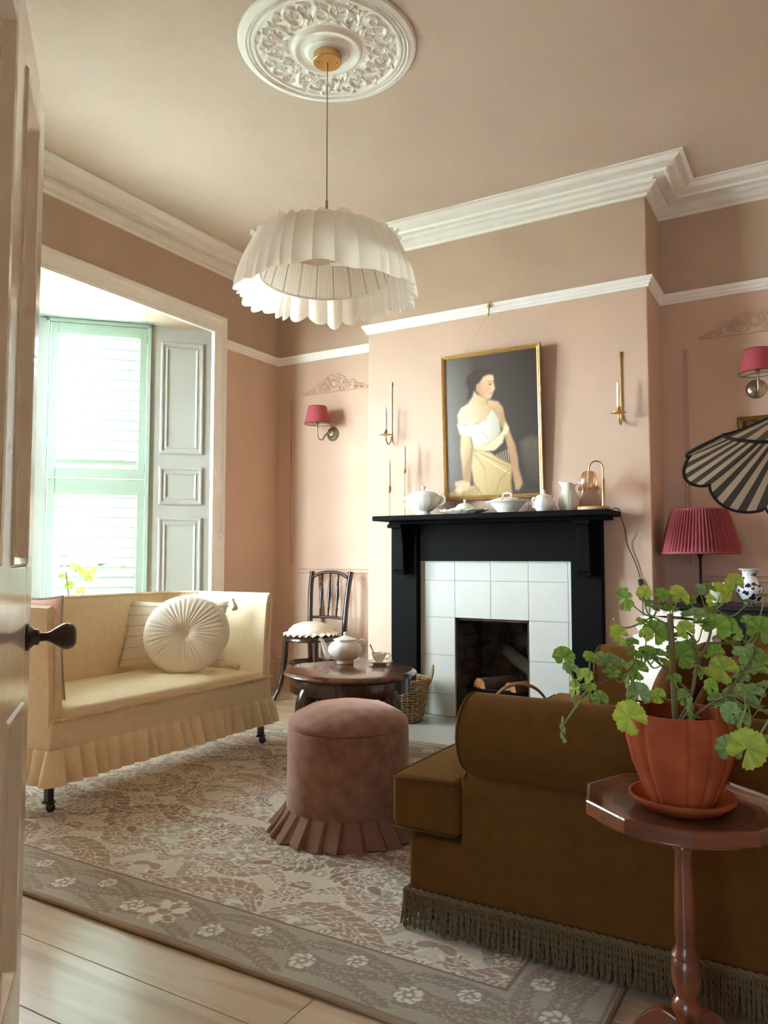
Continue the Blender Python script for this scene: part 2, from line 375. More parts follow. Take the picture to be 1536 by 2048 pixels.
# ------------------------------------------------------------------ room shell
X1, X2, DB, HR, H, XR, YN, TS = 1.0845, 2.937, .384, 2.541, 3.179, 4.02, -4.33, 2.575
def wallbox(b, x0, x1, y0, y1, z0=0.0, z1=H):
    if z0 < TS: b.box(x0, x1, y0, y1, z0, min(TS, z1), 0)
    if z1 > TS: b.box(x0, x1, y0, y1, max(TS, z0), z1, 1)
b = MB(); wallbox(b, -.2, 4.8, 0, .15)
w = struct(b.build('wall_back', ['wall', 'frieze'])); tag(w, 'dusty pink plaster wall behind the chimney breast and alcoves')
b = MB(); wallbox(b, X1, 1.735, -DB, 0); wallbox(b, 2.225, X2, -DB, 0); wallbox(b, 1.735, 2.225, -DB, 0, .632, H)
w = struct(b.build('wall_chimney_breast', ['wall', 'frieze'], bevel=.006)); tag(w, 'pink chimney breast projecting between two alcoves')
b = MB(); wallbox(b, -.2, 0, -.77, 0); wallbox(b, -.2, 0, -4.45, -3.53); wallbox(b, -.2, 0, -3.53, -.77, 2.63, H)
w = struct(b.build('wall_left', ['wall', 'frieze'])); tag(w, 'pink wall around the white bay window opening')
b = MB(); wallbox(b, XR, XR + .15, YN, 0)
w = struct(b.build('wall_right', ['wall', 'frieze'])); tag(w, 'pink wall behind the brown sofa')
b = MB(); wallbox(b, 0, 2.965, YN - .12, YN); wallbox(b, 3.79, 4.8, YN - .12, YN); wallbox(b, 2.965, 3.79, YN - .12, YN, 1.985, H)
w = struct(b.build('wall_near', ['wall', 'frieze'])); tag(w, 'pink wall with the open doorway')
b = MB(); b.box(2.2, 2.3, -6.2, YN - .12, 0, H); b.box(4.8, 4.9, -6.2, YN - .12, 0, H); b.box(2.2, 2.95, -6.3, -6.2, 0, H); b.box(3.85, 4.9, -6.3, -6.2, 0, H); b.box(2.95, 3.85, -6.3, -6.2, 2.2, H); b.box(2.95, 3.85, -6.3, -6.2, 0, .3)
w = struct(b.build('wall_hall', 'hall')); tag(w, 'plain beige hallway walls outside the room')
b = MB(); b.box(-.2, 4.9, -6.3, .15, H, H + .1)
w = struct(b.build('ceiling', 'ceil')); tag(w, 'textured beige pink ceiling')
fd = thing('door_2', None, None, (3.4, -6.25, 0)); fd['kind'] = 'structure'; fd['label'] = 'obscured glass front door at the end of the hallway'  # door added out of view to let fill daylight into the near side
MB().box(-.45, .45, -.006, .006, .3, 2.2).build('pane', 'obscure', fd)
g = MB()
for x in (-.45, 0, .45): g.box(x - .03, x + .03, -.03, .03, .3, 2.2)
for z in (.3, 1.25, 2.2): g.box(-.45, .45, -.03, .03, z - .03, z + .03)
g.build('frame', 'trim', fd)
# doorway lining
b = MB()
for x0, x1 in ((2.935, 2.965), (3.79, 3.82)): b.box(x0, x1, YN - .125, YN + .005, 0, 1.985)
b.box(2.935, 3.82, YN - .125, YN + .005, 1.985, 2.02)
for x0, x1 in ((2.86, 2.95), (3.80, 3.89)): b.box(x0, x1, YN, YN + .02, 0, 2.0)
b.box(2.86, 3.89, YN, YN + .02, 2.0, 2.09)
w = struct(b.build('trim_1', 'trim')); tag(w, 'white doorway lining and casing')
# floor
fl = MB().box(-1.1, 4.9, -6.3, .15, -.12, -.014).build('floor', 'gap'); struct(fl); tag(fl, 'oak plank floor')
rows = int(6.3 / .205) + 2
for r in range(rows):
    y1 = .015 - r * .205
    if y1 < -6.2: break
    x = -1.08 + (r * .73) % 1.5 - 1.5
    if r == 16: x = 2.74 - 3 * 1.53
    elif r == 17: x = 3.3 - 3 * 1.53
    while x < 4.88:
        xa, xb = max(x, -1.08), min(x + 1.53, 4.88)
        if xb - xa > .05:
            MB().box(xa + .0006, xb - .0006, y1 - .2042, y1 - .0008, -.014, 0).build('plank', 'floor', fl, bevel=.0012, bseg=1)
        x += 1.53
# cornice, picture rail, skirting, wall mouldings
loop = [(0, YN), (XR, YN), (XR, 0), (X2, 0), (X2, -DB), (X1, -DB), (X1, 0), (0, 0)]
prof = [(0, 3.070), (.012, 3.072), (.02, 3.083), (.034, 3.088), (.05, 3.098), (.066, 3.112), (.074, 3.114), (.074, 3.121), (.052, 3.122),
        (.04, 3.133), (.06, 3.147), (.12, 3.146), (.134, 3.128), (.139, 3.128), (.147, 3.14), (.165, 3.146), (.19, 3.149), (.2, 3.156), (.214, 3.162), (.222, 3.168), (.244, 3.17), (.244, 3.178)]
w = struct(MB().sweep(prof, loop, closed=True).build('trim_2', 'trim', smooth=True, angle=30)); tag(w, 'white plaster cornice in two stepped mouldings round the ceiling')
rp = [(0, HR), (.01, HR + .002), (.012, HR + .014), (.02, HR + .018), (.022, HR + .032), (.03, HR + .037), (.036, HR + .05), (.036, HR + .058), (0, HR + .068)]
rl = [(0, YN), (XR, YN), (XR, 0), (X2, 0), (X2, -DB), (X1, -DB), (X1, 0), (0, 0), (0, -.637)]
w = struct(MB().sweep(rp, [(0, -3.66)] + rl).build('trim_3', 'trim', smooth=True, angle=30)); tag(w, 'white picture rail running round the pink walls')
bp = [(0, .255), (.008, .253), (.016, .245), (.018, .235), (.012, .228), (.018, .222), (.022, .2), (.022, 0), (0, 0)]
for nm, pth in (('baseboard_back', [(X1, -DB), (X1, 0), (0, 0), (0, -.637)]), ('baseboard_right', [(XR, YN), (XR, 0), (X2, 0), (X2, -DB)]), ('baseboard_near', [(0, YN), (2.86, YN)])):
    o = struct(MB().sweep(bp, pth).build(nm, 'wall'))
    tag(o, {'baseboard_back': 'pink painted skirting in the alcove behind the chair', 'baseboard_right': 'pink painted skirting behind the sofa and sideboard', 'baseboard_near': 'pink painted skirting beside the open door'}[nm])
bp2 = MB().sweep(bp, [(X1 + .19, -DB), (X1, -DB)]); bp2.sweep(bp, [(X2, -DB), (2.70, -DB)])
tag(struct(bp2.build('baseboard_chimney', 'wall')), 'pink painted skirting either side of the fireplace')
def bead(x, z0, z1): return [(x - .004, 0), (x - .003, -.007), (x, -.01), (x + .003, -.007), (x + .004, 0)]
b = MB()
for x in (.139, .153): b.extrude([(x - .006, .001), (x - .004, -.008), (x, -.012), (x + .004, -.008), (x + .006, .001)], .965, 2.258)
for z in (.924, .897): b.extrude([(.001, z - .006), (-.008, z - .005), (-.012, z), (-.008, z + .005), (.001, z + .006)], .213, X1, axis='x')
tag(struct(b.build('trim_4', 'wall')), 'pink raised panel beading on the alcove wall behind the chair')
b = MB()
for x in (3.069, 3.089): b.extrude([(x - .006, .001), (x - .004, -.008), (x, -.012), (x + .004, -.008), (x + .006, .001)], .965, 2.25)
for z in (.904, .872): b.extrude([(.001, z - .006), (-.008, z - .005), (-.012, z), (-.008, z + .005), (.001, z + .006)], 3.137, 3.85, axis='x')
tag(struct(b.build('trim_5', 'wall')), 'pink raised panel beading on the alcove wall behind the pleated lamp')
# bay architrave
def archi(path, nm, lab):
    ap = [(0, 0), (.0, .03), (.014, .036), (.03, .036), (.04, .028), (.048, .024), (.1, .022), (.108, .028), (.131, .03), (.131, 0)]
    vs = []; k = len(ap); b = MB(); m = len(path)
    for i, (y, z) in enumerate(path):
        dy, dz = [(-1, 0), (-1, 1), (1, 1), (1, 0)][i]         # direction from outer edge towards the opening
        for (o, h) in ap:
            t = .131 - o                                       # o from outer edge
            sy = [(1, 0), (1, 1), (-1, 1), (-1, 0)][i]
            vs.append((h, y + sy[0] * t, z + sy[1] * t))
    fs = [(i * k + q, i * k + q + 1, (i + 1) * k + q + 1, (i + 1) * k + q) for i in range(m - 1) for q in range(k - 1)]
    return b.add(vs, fs).build(nm, 'trim', smooth=True, angle=25)
w = struct(archi([(-.768, 0), (-.768, 2.625), (-3.532, 2.625), (-3.532, 0)], 'trim_6', '')); tag(w, 'white moulded architrave framing the bay window opening')
# ------------------------------------------------------------------ bay and windows
FAC = [((0, -.77), math.radians(225)), ((-.85, -1.62), math.radians(270)), ((-.85, -2.68), math.radians(315))]
def ftr(i): return TR(FAC[i][0][0], FAC[i][0][1], 0, rz=FAC[i][1])
WIN = [(.415, 1.092, 1.202), (.08, .98, 1.06), (.11, .787, 1.202)]
b = MB()
for i, (u0, u1, L) in enumerate(WIN):
    T = ftr(i)
    b.box(0, L, -.13, 0, 0, .48, 0, T); b.box(0, u0, -.13, 0, .48, 2.645, 0, T); b.box(u1, L, -.13, 0, .48, 2.645, 0, T); b.box(u0, u1, -.13, 0, 2.655, 2.66, 0, T)
b.extrude([(0.0, -.77), (-.95, -1.58), (-.98, -1.58), (-.98, -2.72), (-.95, -2.72), (0, -3.53)], 2.64, 2.75)
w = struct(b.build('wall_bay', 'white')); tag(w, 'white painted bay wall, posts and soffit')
# panelled shutter boxes each side
def panels(i, u0, u1):
    b = MB(); T = ftr(i)
    for (z0, z1) in ((1.735, 2.53), (1.378, 1.642), (.55, 1.287)):
        a, c = u0, u1
        pr = [(0, 0), (0, .010), (.008, .016), (.018, .014), (.022, .006), (.036, .004), (.044, .010), (.052, .006), (.056, 0)]
        k = len(pr); vs = []
        for (cu, cz, su, sz) in ((a, z0, 1, 1), (c, z0, -1, 1), (c, z1, -1, -1), (a, z1, 1, -1)):
            for (o, h) in pr: vs.append((cu + su * o, h, cz + sz * o))
        fs = [(q * k + e, ((q + 1) % 4) * k + e, ((q + 1) % 4) * k + e + 1, q * k + e + 1) for q in range(4) for e in range(k - 1)]
        b.add(vs, fs, 0, T)
    return b
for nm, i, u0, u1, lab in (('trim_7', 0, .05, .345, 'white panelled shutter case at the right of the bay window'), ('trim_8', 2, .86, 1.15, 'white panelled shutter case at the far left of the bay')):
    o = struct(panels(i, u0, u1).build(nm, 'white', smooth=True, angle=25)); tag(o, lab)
hk = MB().tube(cr([(.045, -.70, 1.14), (.05, -.70, 1.17), (.06, -.70, 1.155), (.058, -.70, 1.13)], 5), .004, 6).build('hook', 'white', bpy.data.objects['trim_6'])
def slat_mesh(w):
    m = MB(); pf = [(.032 * cos(a), .0055 * sin(a)) for a in [2 * pi * k / 10 for k in range(10)]]
    m.extrude([(p[0], p[1]) for p in pf], 0, w, axis='x'); return m.mesh('slat', 'shutter', smooth=False)
TILTS = [math.radians(46), math.radians(-10), math.radians(8)]
for i, (u0, u1, L) in enumerate(WIN):
    e = thing('window_%d' % (i + 1), None, None, (FAC[i][0][0], FAC[i][0][1], 0), FAC[i][1]); e['kind'] = 'structure'
    e['label'] = ['right side bay window with white louvred shutters', 'front bay window with white louvred shutters', 'left side bay window with white louvred shutters'][i]
    f = MB(); f.box(u0 - .005, u0 + .022, -.05, .022, .48, 2.64); f.box(u1 - .022, u1 + .005, -.05, .022, .48, 2.64); f.box(u0 - .005, u1 + .005, -.05, .022, 2.615, 2.652); f.box(u0 - .02, u1 + .02, .0, .035, 2.640, 2.662); f.box(u0, u1, -.05, .022, .48, .505)
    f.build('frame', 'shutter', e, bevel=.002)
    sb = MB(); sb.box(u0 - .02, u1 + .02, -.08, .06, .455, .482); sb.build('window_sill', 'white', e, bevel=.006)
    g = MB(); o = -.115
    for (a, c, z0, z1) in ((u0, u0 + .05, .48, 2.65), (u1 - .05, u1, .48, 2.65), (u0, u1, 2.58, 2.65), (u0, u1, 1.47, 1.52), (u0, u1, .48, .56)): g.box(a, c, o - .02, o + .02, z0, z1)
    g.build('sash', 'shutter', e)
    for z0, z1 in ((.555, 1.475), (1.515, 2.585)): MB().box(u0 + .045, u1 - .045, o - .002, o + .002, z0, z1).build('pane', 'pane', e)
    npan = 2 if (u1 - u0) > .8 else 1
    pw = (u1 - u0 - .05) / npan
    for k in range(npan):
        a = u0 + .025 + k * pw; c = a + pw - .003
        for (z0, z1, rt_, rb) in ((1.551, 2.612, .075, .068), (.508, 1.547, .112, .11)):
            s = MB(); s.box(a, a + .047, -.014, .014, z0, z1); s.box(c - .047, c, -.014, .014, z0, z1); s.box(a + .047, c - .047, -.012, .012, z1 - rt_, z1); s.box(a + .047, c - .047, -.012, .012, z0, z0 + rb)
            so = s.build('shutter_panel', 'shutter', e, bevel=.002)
            sm = slat_mesh(c - a - .098)
            n = int(round((z1 - rt_ - z0 - rb) / .0701)); pz = (z1 - rt_ - z0 - rb) / n
            for q in range(n):
                inst(sm, 'slat', so, (a + .049, 0, z0 + rb + pz * (q + .5)), (TILTS[i], 0, 0))
            for hz in (z0 + .08, z1 - .08): MB().box(a - .006, a - .001, .008, .016, hz - .03, hz + .03).build('hinge', 'bronze', so)
# ------------------------------------------------------------------ outside, seen through the louvres
o = MB().box(-40, -.4, -40, 40, -.5, -.4).build('ground_outside', 'ground'); struct(o); tag(o, 'pale paved street outside the bay window')
def hedge(name, lab, x0, x1, y0, y1, zt, n):
    b = MB(); rr = random.Random(5)
    b.box(x0 + .15, x1 - .15, y0 + .15, y1 - .15, -.4, zt - .15)
    for _ in range(n):
        c = Vector((rr.uniform(x0, x1), rr.uniform(y0, y1), rr.uniform(-.3, zt))); a = rr.uniform(0, 6.3); t = rr.uniform(-1, 1); s = rr.uniform(.05, .1)
        d1 = Vector((cos(a), sin(a), t)) * s; d2 = Vector((-sin(a), cos(a), rr.uniform(-1, 1))) * s * .6
        q = len(b.v); b.v += [tuple(c - d1), tuple(c + d2), tuple(c + d1), tuple(c - d2)]; b.f.append((q, q + 1, q + 2, q + 3)); b.mi.append(0)
    o = b.build(name, 'hedge', fix=False); tag(o, lab, 'hedge', kind='stuff'); return o
hedge('garden_hedge', 'green garden hedge seen through the lower louvres', -5.6, -4.6, -4, 9, 1.02, 3500)
h = thing('terraced_house', 'pale brick house across the street seen through the louvres', 'house', (-17, 6, -.4))
MB().box(-3, 3, -12, 12, 0, 5.2).build('wall', 'brick', h)
MB().extrude([(-3.3, 5.2), (3.3, 5.2), (0, 7.6)], -12.2, 12.2, axis='y').build('roof', 'roof', h)
for k in range(7):
    for z in (.9, 3.2):
        f = MB().box(2.98, 3.08, -10.6 + k * 3.1, -9.2 + k * 3.1, z, z + 1.5).build('window', 'white', h)
        MB().box(3.07, 3.09, -10.5 + k * 3.1, -9.3 + k * 3.1, z + .1, z + 1.4).build('pane', 'roof', f)
# ------------------------------------------------------------------ open panelled door
d = thing('door_1', None, None, (2.968, -4.327, 0), math.atan2(.656, -.755)); d['kind'] = 'structure'; d['label'] = 'cream gloss panelled door standing open at the left'
DW, DH = .80, 1.957
b = MB()
cols = [(0, .105), (.37, .49), (.70, DW)]
for (a, c) in cols: b.box(a, c, 0, .042, .008, DH)
for (z0, z1) in ((.008, .22), (.73, .985), (1.865, DH)):
    b.box(.105, .37, 0, .042, z0, z1); b.box(.49, .70, 0, .042, z0, z1)
b.build('frame', 'doorpaint', d, bevel=.0025)
for (a, c) in ((.105, .37), (.49, .70)):
    for (z0, z1) in ((.22, .73), (.985, 1.865)):
        p = MB().box(a, c, .016, .028, z0, z1).build('panel', 'doorpaint', d)
        pr = [(0, .0), (0, .003), (.006, -.004), (.016, -.002), (.024, .008), (.032, .016)]
        k = len(pr); vs = []
        for (cu, cz, su, sz) in ((a, z0, 1, 1), (c, z0, -1, 1), (c, z1, -1, -1), (a, z1, 1, -1)):
            for (o_, h_) in pr: vs.append((cu + su * o_, h_, cz + sz * o_))
        fs = [(q * k + e2, ((q + 1) % 4) * k + e2, ((q + 1) % 4) * k + e2 + 1, q * k + e2 + 1) for q in range(4) for e2 in range(k - 1)]
        MB().add(vs, fs).build('moulding', 'doorpaint', d, smooth=True, angle=30)
kt = TR(DW - .062, 0, .845, rx=pi / 2)
kb = MB().lathe([(.0, 0), (.027, 0), (.027, .004), (.02, .009), (.016, .014), (.015, .022), (.009, .024), (.008, .034), (.01, .042), (.018, .054), (.025, .066), (.026, .076), (.022, .086), (.014, .091), (.0, .092)], 40, T=kt,
               fn=lambda r, z, a: (r * (1 + (.02 * cos(36 * a) if .03 < z < .09 else 0)), z))
o = kb.build('door_knob', 'knob', d, smooth=True, angle=40); o['label'] = 'dark reeded wooden door knob'
# ------------------------------------------------------------------ fireplace
fp = thing('fireplace', 'black painted fire surround with white tiled slip and open grate', 'fireplace', (1.99, -DB, 0))
def FB(x0, x1, y0, y1, z0, z1, nm, mt='black', bev=.003, par=fp): return MB().box(x0 - 1.99, x1 - 1.99, y0 + DB, y1 + DB, z0, z1).build(nm, mt, par, bevel=bev)
HM = 1.2686
FB(1.292, 2.77, -.676, -DB, HM - .03, HM, 'mantelshelf', bev=.004)
FB(1.33, 2.725, -.53, -DB, HM - .048, HM - .03, 'bed_mould')
FB(1.50, 2.49, -.43, -DB, .988, HM - .048, 'frieze')
for sx, (a, c) in ((1, (1.305, 1.492)), (-1, (2.495, 2.672))):
    FB(a, c, -.452, -DB, .0128, HM - .048, 'pilaster')
    m = (a + c) / 2 - .005 * sx
    FB(m - .05, m + .05, -.575, -.452, HM - .072, HM - .048, 'corbel_cap')
    co = MB().extrude([(-.452 + DB, .93), (-.512 + DB, .93), (-.515 + DB, 1.0), (-.522 + DB, 1.10), (-.54 + DB, HM - .072), (-.452 + DB, HM - .072)], m - .035 - 1.99, m + .035 - 1.99, axis='x').build('corbel', 'black', fp, bevel=.003)
    MB().extrude([(-.452 + DB, .905), (-.522 + DB, .905), (-.51 + DB, .918), (-.517 + DB, .93), (-.452 + DB, .93)], m - .04 - 1.99, m + .04 - 1.99, axis='x').build('corbel_foot', 'black', co, bevel=.002)
FB(1.492, 2.495, -.392, -DB - .0005, .632, .99, 'grout_bed', 'grout', 0); FB(1.492, 1.7375, -.392, -DB - .0005, 0.013, .632, 'grout_bed', 'grout', 0); FB(2.2225, 2.495, -.392, -DB - .0005, 0.013, .632, 'grout_bed', 'grout', 0)
xs = [1.492, 1.7375, 1.979, 2.2225, 2.464, 2.493]; zs = [.988, .863, .6305, .392, .15, .014]
for i in range(5):
    for j in range(5):
        if 1 <= i <= 2 and j >= 2: continue
        FB(xs[i] + .001, xs[i + 1] - .001, -.4015, -.391, zs[j + 1] + .001, zs[j] - .001, 'tile', 'tile', .0015)
rc = MB()
def RB(x0, x1, y0, y1, z0, z1): rc.box(x0 - 1.99, x1 - 1.99, y0 + DB, y1 + DB, z0, z1)
RB(1.7372, 1.752, -.382, -.003, .013, .632); RB(2.208, 2.2235, -.382, -.003, .013, .632); RB(1.7372, 2.2235, -.03, -.002, .013, .632); RB(1.7372, 2.2235, -.382, -.003, .615, .6305)
RB(1.7372, 2.2235, -.385, -.003, .0005, .014)
rc.build('fire_recess', 'soot', fp)
for r in range(7):                                              # rough bricks on the back and the left cheek of the recess
    for k in range(3):
        xx = 1.76 + k * .155 + (.07 if r % 2 else 0); z = .03 + r * .082
        if xx + .14 < 2.215: MB().box(xx - 1.99, xx + .143 - 1.99, -.046 + DB + RNG.uniform(0, .008), -.02 + DB, z, z + .07).build('brick', 'soot', fp, bevel=.006)
    for k in range(2):
        yy = -.36 + k * .16 + (.05 if r % 2 else 0)
        MB().box(1.745 - 1.99, 1.765 - 1.99 + RNG.uniform(-.004, .004), yy + DB, yy + .145 + DB, .03 + r * .082, .1 + r * .082).build('brick', 'soot', fp, bevel=.006)
hz = thing('hearth', 'white glazed tile hearth in front of the fireplace', 'hearth', (1.99, -.73, 0))
MB().box(1.26 - 1.99, 2.72 - 1.99, -1.063 + .73, -.404 + .73, .0005, .009).build('hearth_bed', 'grout', hz)
for (a, c) in ((1.26, 1.7195), (1.7215, 2.2), (2.202, 2.72)):
    y1 = -.4035
    MB().box(a - 1.99, c - 1.99, -1.063 + .73, y1 + .73, .009, .0125).build('tile', 'tile', hz, bevel=.0015)
def log(name, lab, L, r, loc, rot, half=True):
    t = thing(name, lab, 'log', loc, rot=rot, group='split logs')
    n = 14; a1 = pi if half else 2 * pi
    arc = [(r * cos(a1 * k / n) * (1 + .04 * sin(7 * k)), r * sin(a1 * k / n) * (1 + .05 * cos(5 * k))) for k in range(n + (1 if half else 0))]
    m = MB(); k = len(arc)
    m.add([(0, p[0], p[1]) for p in arc] + [(L, p[0], p[1]) for p in arc], [(i, i + 1, k + i + 1, k + i) for i in range(k - 1)] + ([] if half else [(k - 1, 0, k, 2 * k - 1)]))
    m.build('bark', 'log', t, smooth=True)
    for x in (0, L): MB().add([(x, p[0], p[1]) for p in arc], [tuple(range(k))]).build('log_end', 'logend', t, fix=False)
    if half: MB().add([(0, arc[0][0], arc[0][1]), (0, arc[-1][0], arc[-1][1]), (L, arc[-1][0], arc[-1][1]), (L, arc[0][0], arc[0][1])], [(0, 1, 2, 3)]).build('split_face', 'split', t, fix=False)
    return t
bw = thing('fire_bowl', 'shallow black iron fire bowl holding logs in the grate', 'fire bowl', (1.985, -.215, .015))
MB().lathe([(.0, .10), (.1, .105), (.17, .14), (.195, .175), (.2, .177), (.198, .183), (.188, .177), (.16, .15), (.09, .115), (0, .112)], 40, fn=lambda r, z, a: (r * (1 if abs(sin(a)) < .0 else 1), z), T=Matrix.Diagonal((1.1, .72, 1, 1))).build('bowl', 'blackmetal', bw, smooth=True)
for k in range(3):
    a = 2 * pi * k / 3 + .5; MB().tube([(.1 * cos(a), .06 * sin(a), .105), (.12 * cos(a), .07 * sin(a), 0)], .008, 6).build('leg', 'blackmetal', bw)
log('firewood_log', 'split log with pale cut end at the left of the fire bowl', .26, .062, (1.872, -.335, .195), (0, 0, math.radians(58)), True)
log('firewood_log', 'bark covered half log at the right of the fire bowl', .20, .055, (2.075, -.34, .19), (0, 0, math.radians(62)), True)
log('firewood_log', 'smooth split log leaning diagonally across the back of the grate', .30, .045, (2.190, -.105, .255), (math.radians(-90), math.radians(-34), math.radians(176)), True)
# ------------------------------------------------------------------ rug
def leafpts(x, y, ang, L, bend=0.0, n=10):
    pts = []; a = ang; px, py = x, y
    for i in range(n + 1):
        pts.append((px, py)); px += cos(a) * L / n; py += sin(a) * L / n; a += bend / n
    return pts
def lw(W, n=10, tip=.75): return [W * (sin(pi * (i / n) ** tip)) for i in range(n + 1)]
class Paint:
    def __init__(s, X, Y, bg): s.X, s.Y = X, Y; s.C = np.empty(X.shape + (3,)); s.C[:] = bg; s.occ = np.zeros(X.shape, bool)
    def _win(s, pts, pad):
        xs_ = [p[0] for p in pts]; ys_ = [p[1] for p in pts]
        x = s.X[0]; y = s.Y[:, 0]
        i0 = np.searchsorted(x, min(xs_) - pad); i1 = np.searchsorted(x, max(xs_) + pad); j0 = np.searchsorted(y, min(ys_) - pad); j1 = np.searchsorted(y, max(ys_) + pad)
        return slice(j0, j1), slice(i0, i1)
    def stroke(s, pts, ws, col, out=None, ow=.004):
        w = s._win(pts, max(ws) + ow + .01); X = s.X[w]; Y = s.Y[w]
        if X.size == 0: return
        dd = seg_dist(X, Y, pts, ws)
        if out is not None: s.C[w][dd < ow] = out
        s.C[w][dd < 0] = col; s.occ[w] |= dd < ow
    def disc(s, x, y, r, col, out=None, ow=.004, sx=1.0, sy=1.0):
        w = s._win([(x, y)], r * max(sx, sy) + ow + .01); X = s.X[w]; Y = s.Y[w]
        if X.size == 0: return
        dd = np.hypot((X - x) / sx, (Y - y) / sy) - r
        if out is not None: s.C[w][dd < ow] = out
        s.C[w][dd < 0] = col; s.occ[w] |= dd < ow
    def flower(s, x, y, r, col, mid, petals=6, rot=0, out=None):
        for k in range(petals):
            a = rot + 2 * pi * k / petals
            s.disc(x + .62 * r * cos(a), y + .62 * r * sin(a), .42 * r, col, out)
        s.disc(x, y, .45 * r, mid); s.disc(x, y, .2 * r, col)
L3 = lambda h: np.array(lin(h)[:3])
BG, BR, BR2, OL, CRM, LN, PK = map(L3, ('#CEC2AE', '#A88B76', '#96796700'[:7], '#AFA48F', '#DDD5C5', '#8E7B68', '#BE967D'))
hx, hy = .52, .92
gx, gy = np.meshgrid(np.arange(0, hx, .004), np.arange(0, hy, .004))
tp = Paint(gx, gy, BG)
def acan(pts, W, col):                                     # acanthus spray: pointed overlapping lobes along a curved spine
    P = [(v.x, v.y) for v in cr([(q[0], q[1], 0) for q in pts], 8)]; n = len(P) - 1
    for i in range(n - 1, 0, -2):
        a = math.atan2(P[i + 1][1] - P[i - 1][1], P[i + 1][0] - P[i - 1][0]); s_ = W * (.55 + .9 * sin(pi * (i / n) ** .8))
        for sg in (-1, 1):
            lf = leafpts(P[i][0], P[i][1], a + sg * .85, s_ * 1.5, -sg * .9, 8); tp.stroke(lf, lw(s_ * .36, 8, .65), col, CRM, .004)
            tp.stroke(lf[1:7], [.0012] * 6, CRM if (i // 2) % 2 else LN)
    tp.stroke(P, [.007 * (1 - .7 * i / n) for i in range(n + 1)], col, CRM, .003)
    tp.stroke(leafpts(P[-1][0], P[-1][1], math.atan2(P[-1][1] - P[-2][1], P[-1][0] - P[-2][0]), W * 1.5, .8, 8), lw(W * .4, 8), col, CRM, .004)
R2 = random.Random(3)
for k in range(40):                                        # fine leafy ground
    x, y, a = R2.uniform(0, hx), R2.uniform(0, hy), R2.uniform(0, 6.28); P = leafpts(x, y, a, .22, R2.uniform(-1.6, 1.6), 12)
    tp.stroke(P, [.0016] * 13, LN)
    for i in range(1, 12):
        aa = math.atan2(P[i][1] - P[i - 1][1], P[i][0] - P[i - 1][0])
        for sg in (-1, 1): tp.stroke(leafpts(P[i][0], P[i][1], aa + sg * .75, .042, -sg * .5, 6), lw(.0075, 6), OL if R2.random() < .75 else CRM, CRM if R2.random() < .5 else LN, .0022)
acan([(0.0, .02), (.14, .07), (.30, .05), (.42, .13), (.36, .24), (.24, .23)], .050, BR)
acan([(.50, .34), (.40, .42), (.26, .40), (.13, .33), (.05, .40)], .046, BR)
acan([(.06, .86), (.2, .80), (.33, .84), (.45, .77), (.43, .66), (.33, .63)], .048, BR2)
acan([(.0, .50), (.12, .55), (.26, .52), (.36, .57), (.46, .52)], .034, BR)
acan([(.51, .02), (.47, .12), (.50, .22)], .03, BR2)
acan([(.02, .16), (.10, .20), (.13, .28), (.08, .31)], .026, BR2)
for (x, y, r) in ((0, .68, .095), (hx, .90, .07), (hx, .47, .06), (.0, .30, .035)):
    for rw, (nn_, rr_, c) in enumerate(((12, 1.0, BR), (10, .74, BR2), (8, .5, BR), (6, .3, PK))):
        for k in range(nn_):
            a = 2 * pi * (k + .5 * rw) / nn_; tp.stroke(leafpts(x + r * rr_ * .35 * cos(a), y + r * rr_ * .35 * sin(a), a, r * rr_ * .75, .35, 6), lw(r * .17 * (rr_ ** .5), 6, .8), c, CRM, .004)
    tp.disc(x, y, r * .16, CRM, BR2)
    for k in range(9): tp.stroke(leafpts(x, y + r * 1.0, pi / 2 + (k - 4) * .42, r * .8, 0, 6), lw(.011, 6), BR2, CRM, .003)
for (x, y, r) in ((.22, .14, .03), (.44, .30, .026), (.18, .46, .028), (.33, .70, .026), (.10, .78, .024), (.40, .90, .03), (.28, .33, .022)):
    tp.flower(x, y, r, CRM, PK, 6, x * 9, LN)
for k in range(16):
    x, y = R2.uniform(.02, hx - .02), R2.uniform(.02, hy - .02); tp.disc(x, y, .011, PK if k % 3 else BR, CRM, .003)
RX0, RX1, RY0, RY1 = .36, 3.34, -3.315, -1.135
xs_ = np.arange(RX0, RX1 + .001, .005); nyr = 430
tt = np.linspace(0, 1, nyr); ys_ = RY0 + (RY1 - RY0) * (tt * .72 + .28 * tt ** 2)
GX, GY = np.meshgrid(xs_, ys_)
fx = np.abs(((GX - 1.85) / hx) % 2); fx = np.where(fx > 1, 2 - fx, fx); fy = ((GY - RY0 + .1) / hy) % 1
ii = np.clip((fx * (gx.shape[1] - 1)).astype(int), 0, gx.shape[1] - 1); jj = np.clip((fy * (gx.shape[0] - 1)).astype(int), 0, gx.shape[0] - 1)
rp_ = Paint(GX, GY, BG); rp_.C[:] = tp.C[jj, ii]
BW = .225
edge = np.minimum(np.minimum(GX - RX0, RX1 - GX), np.minimum(GY - RY0, RY1 - GY))
BB, BLF, BCR = L3('#ABA08F'), L3('#968572'), L3('#DDD6C7')
rp_.C[edge < BW] = BB
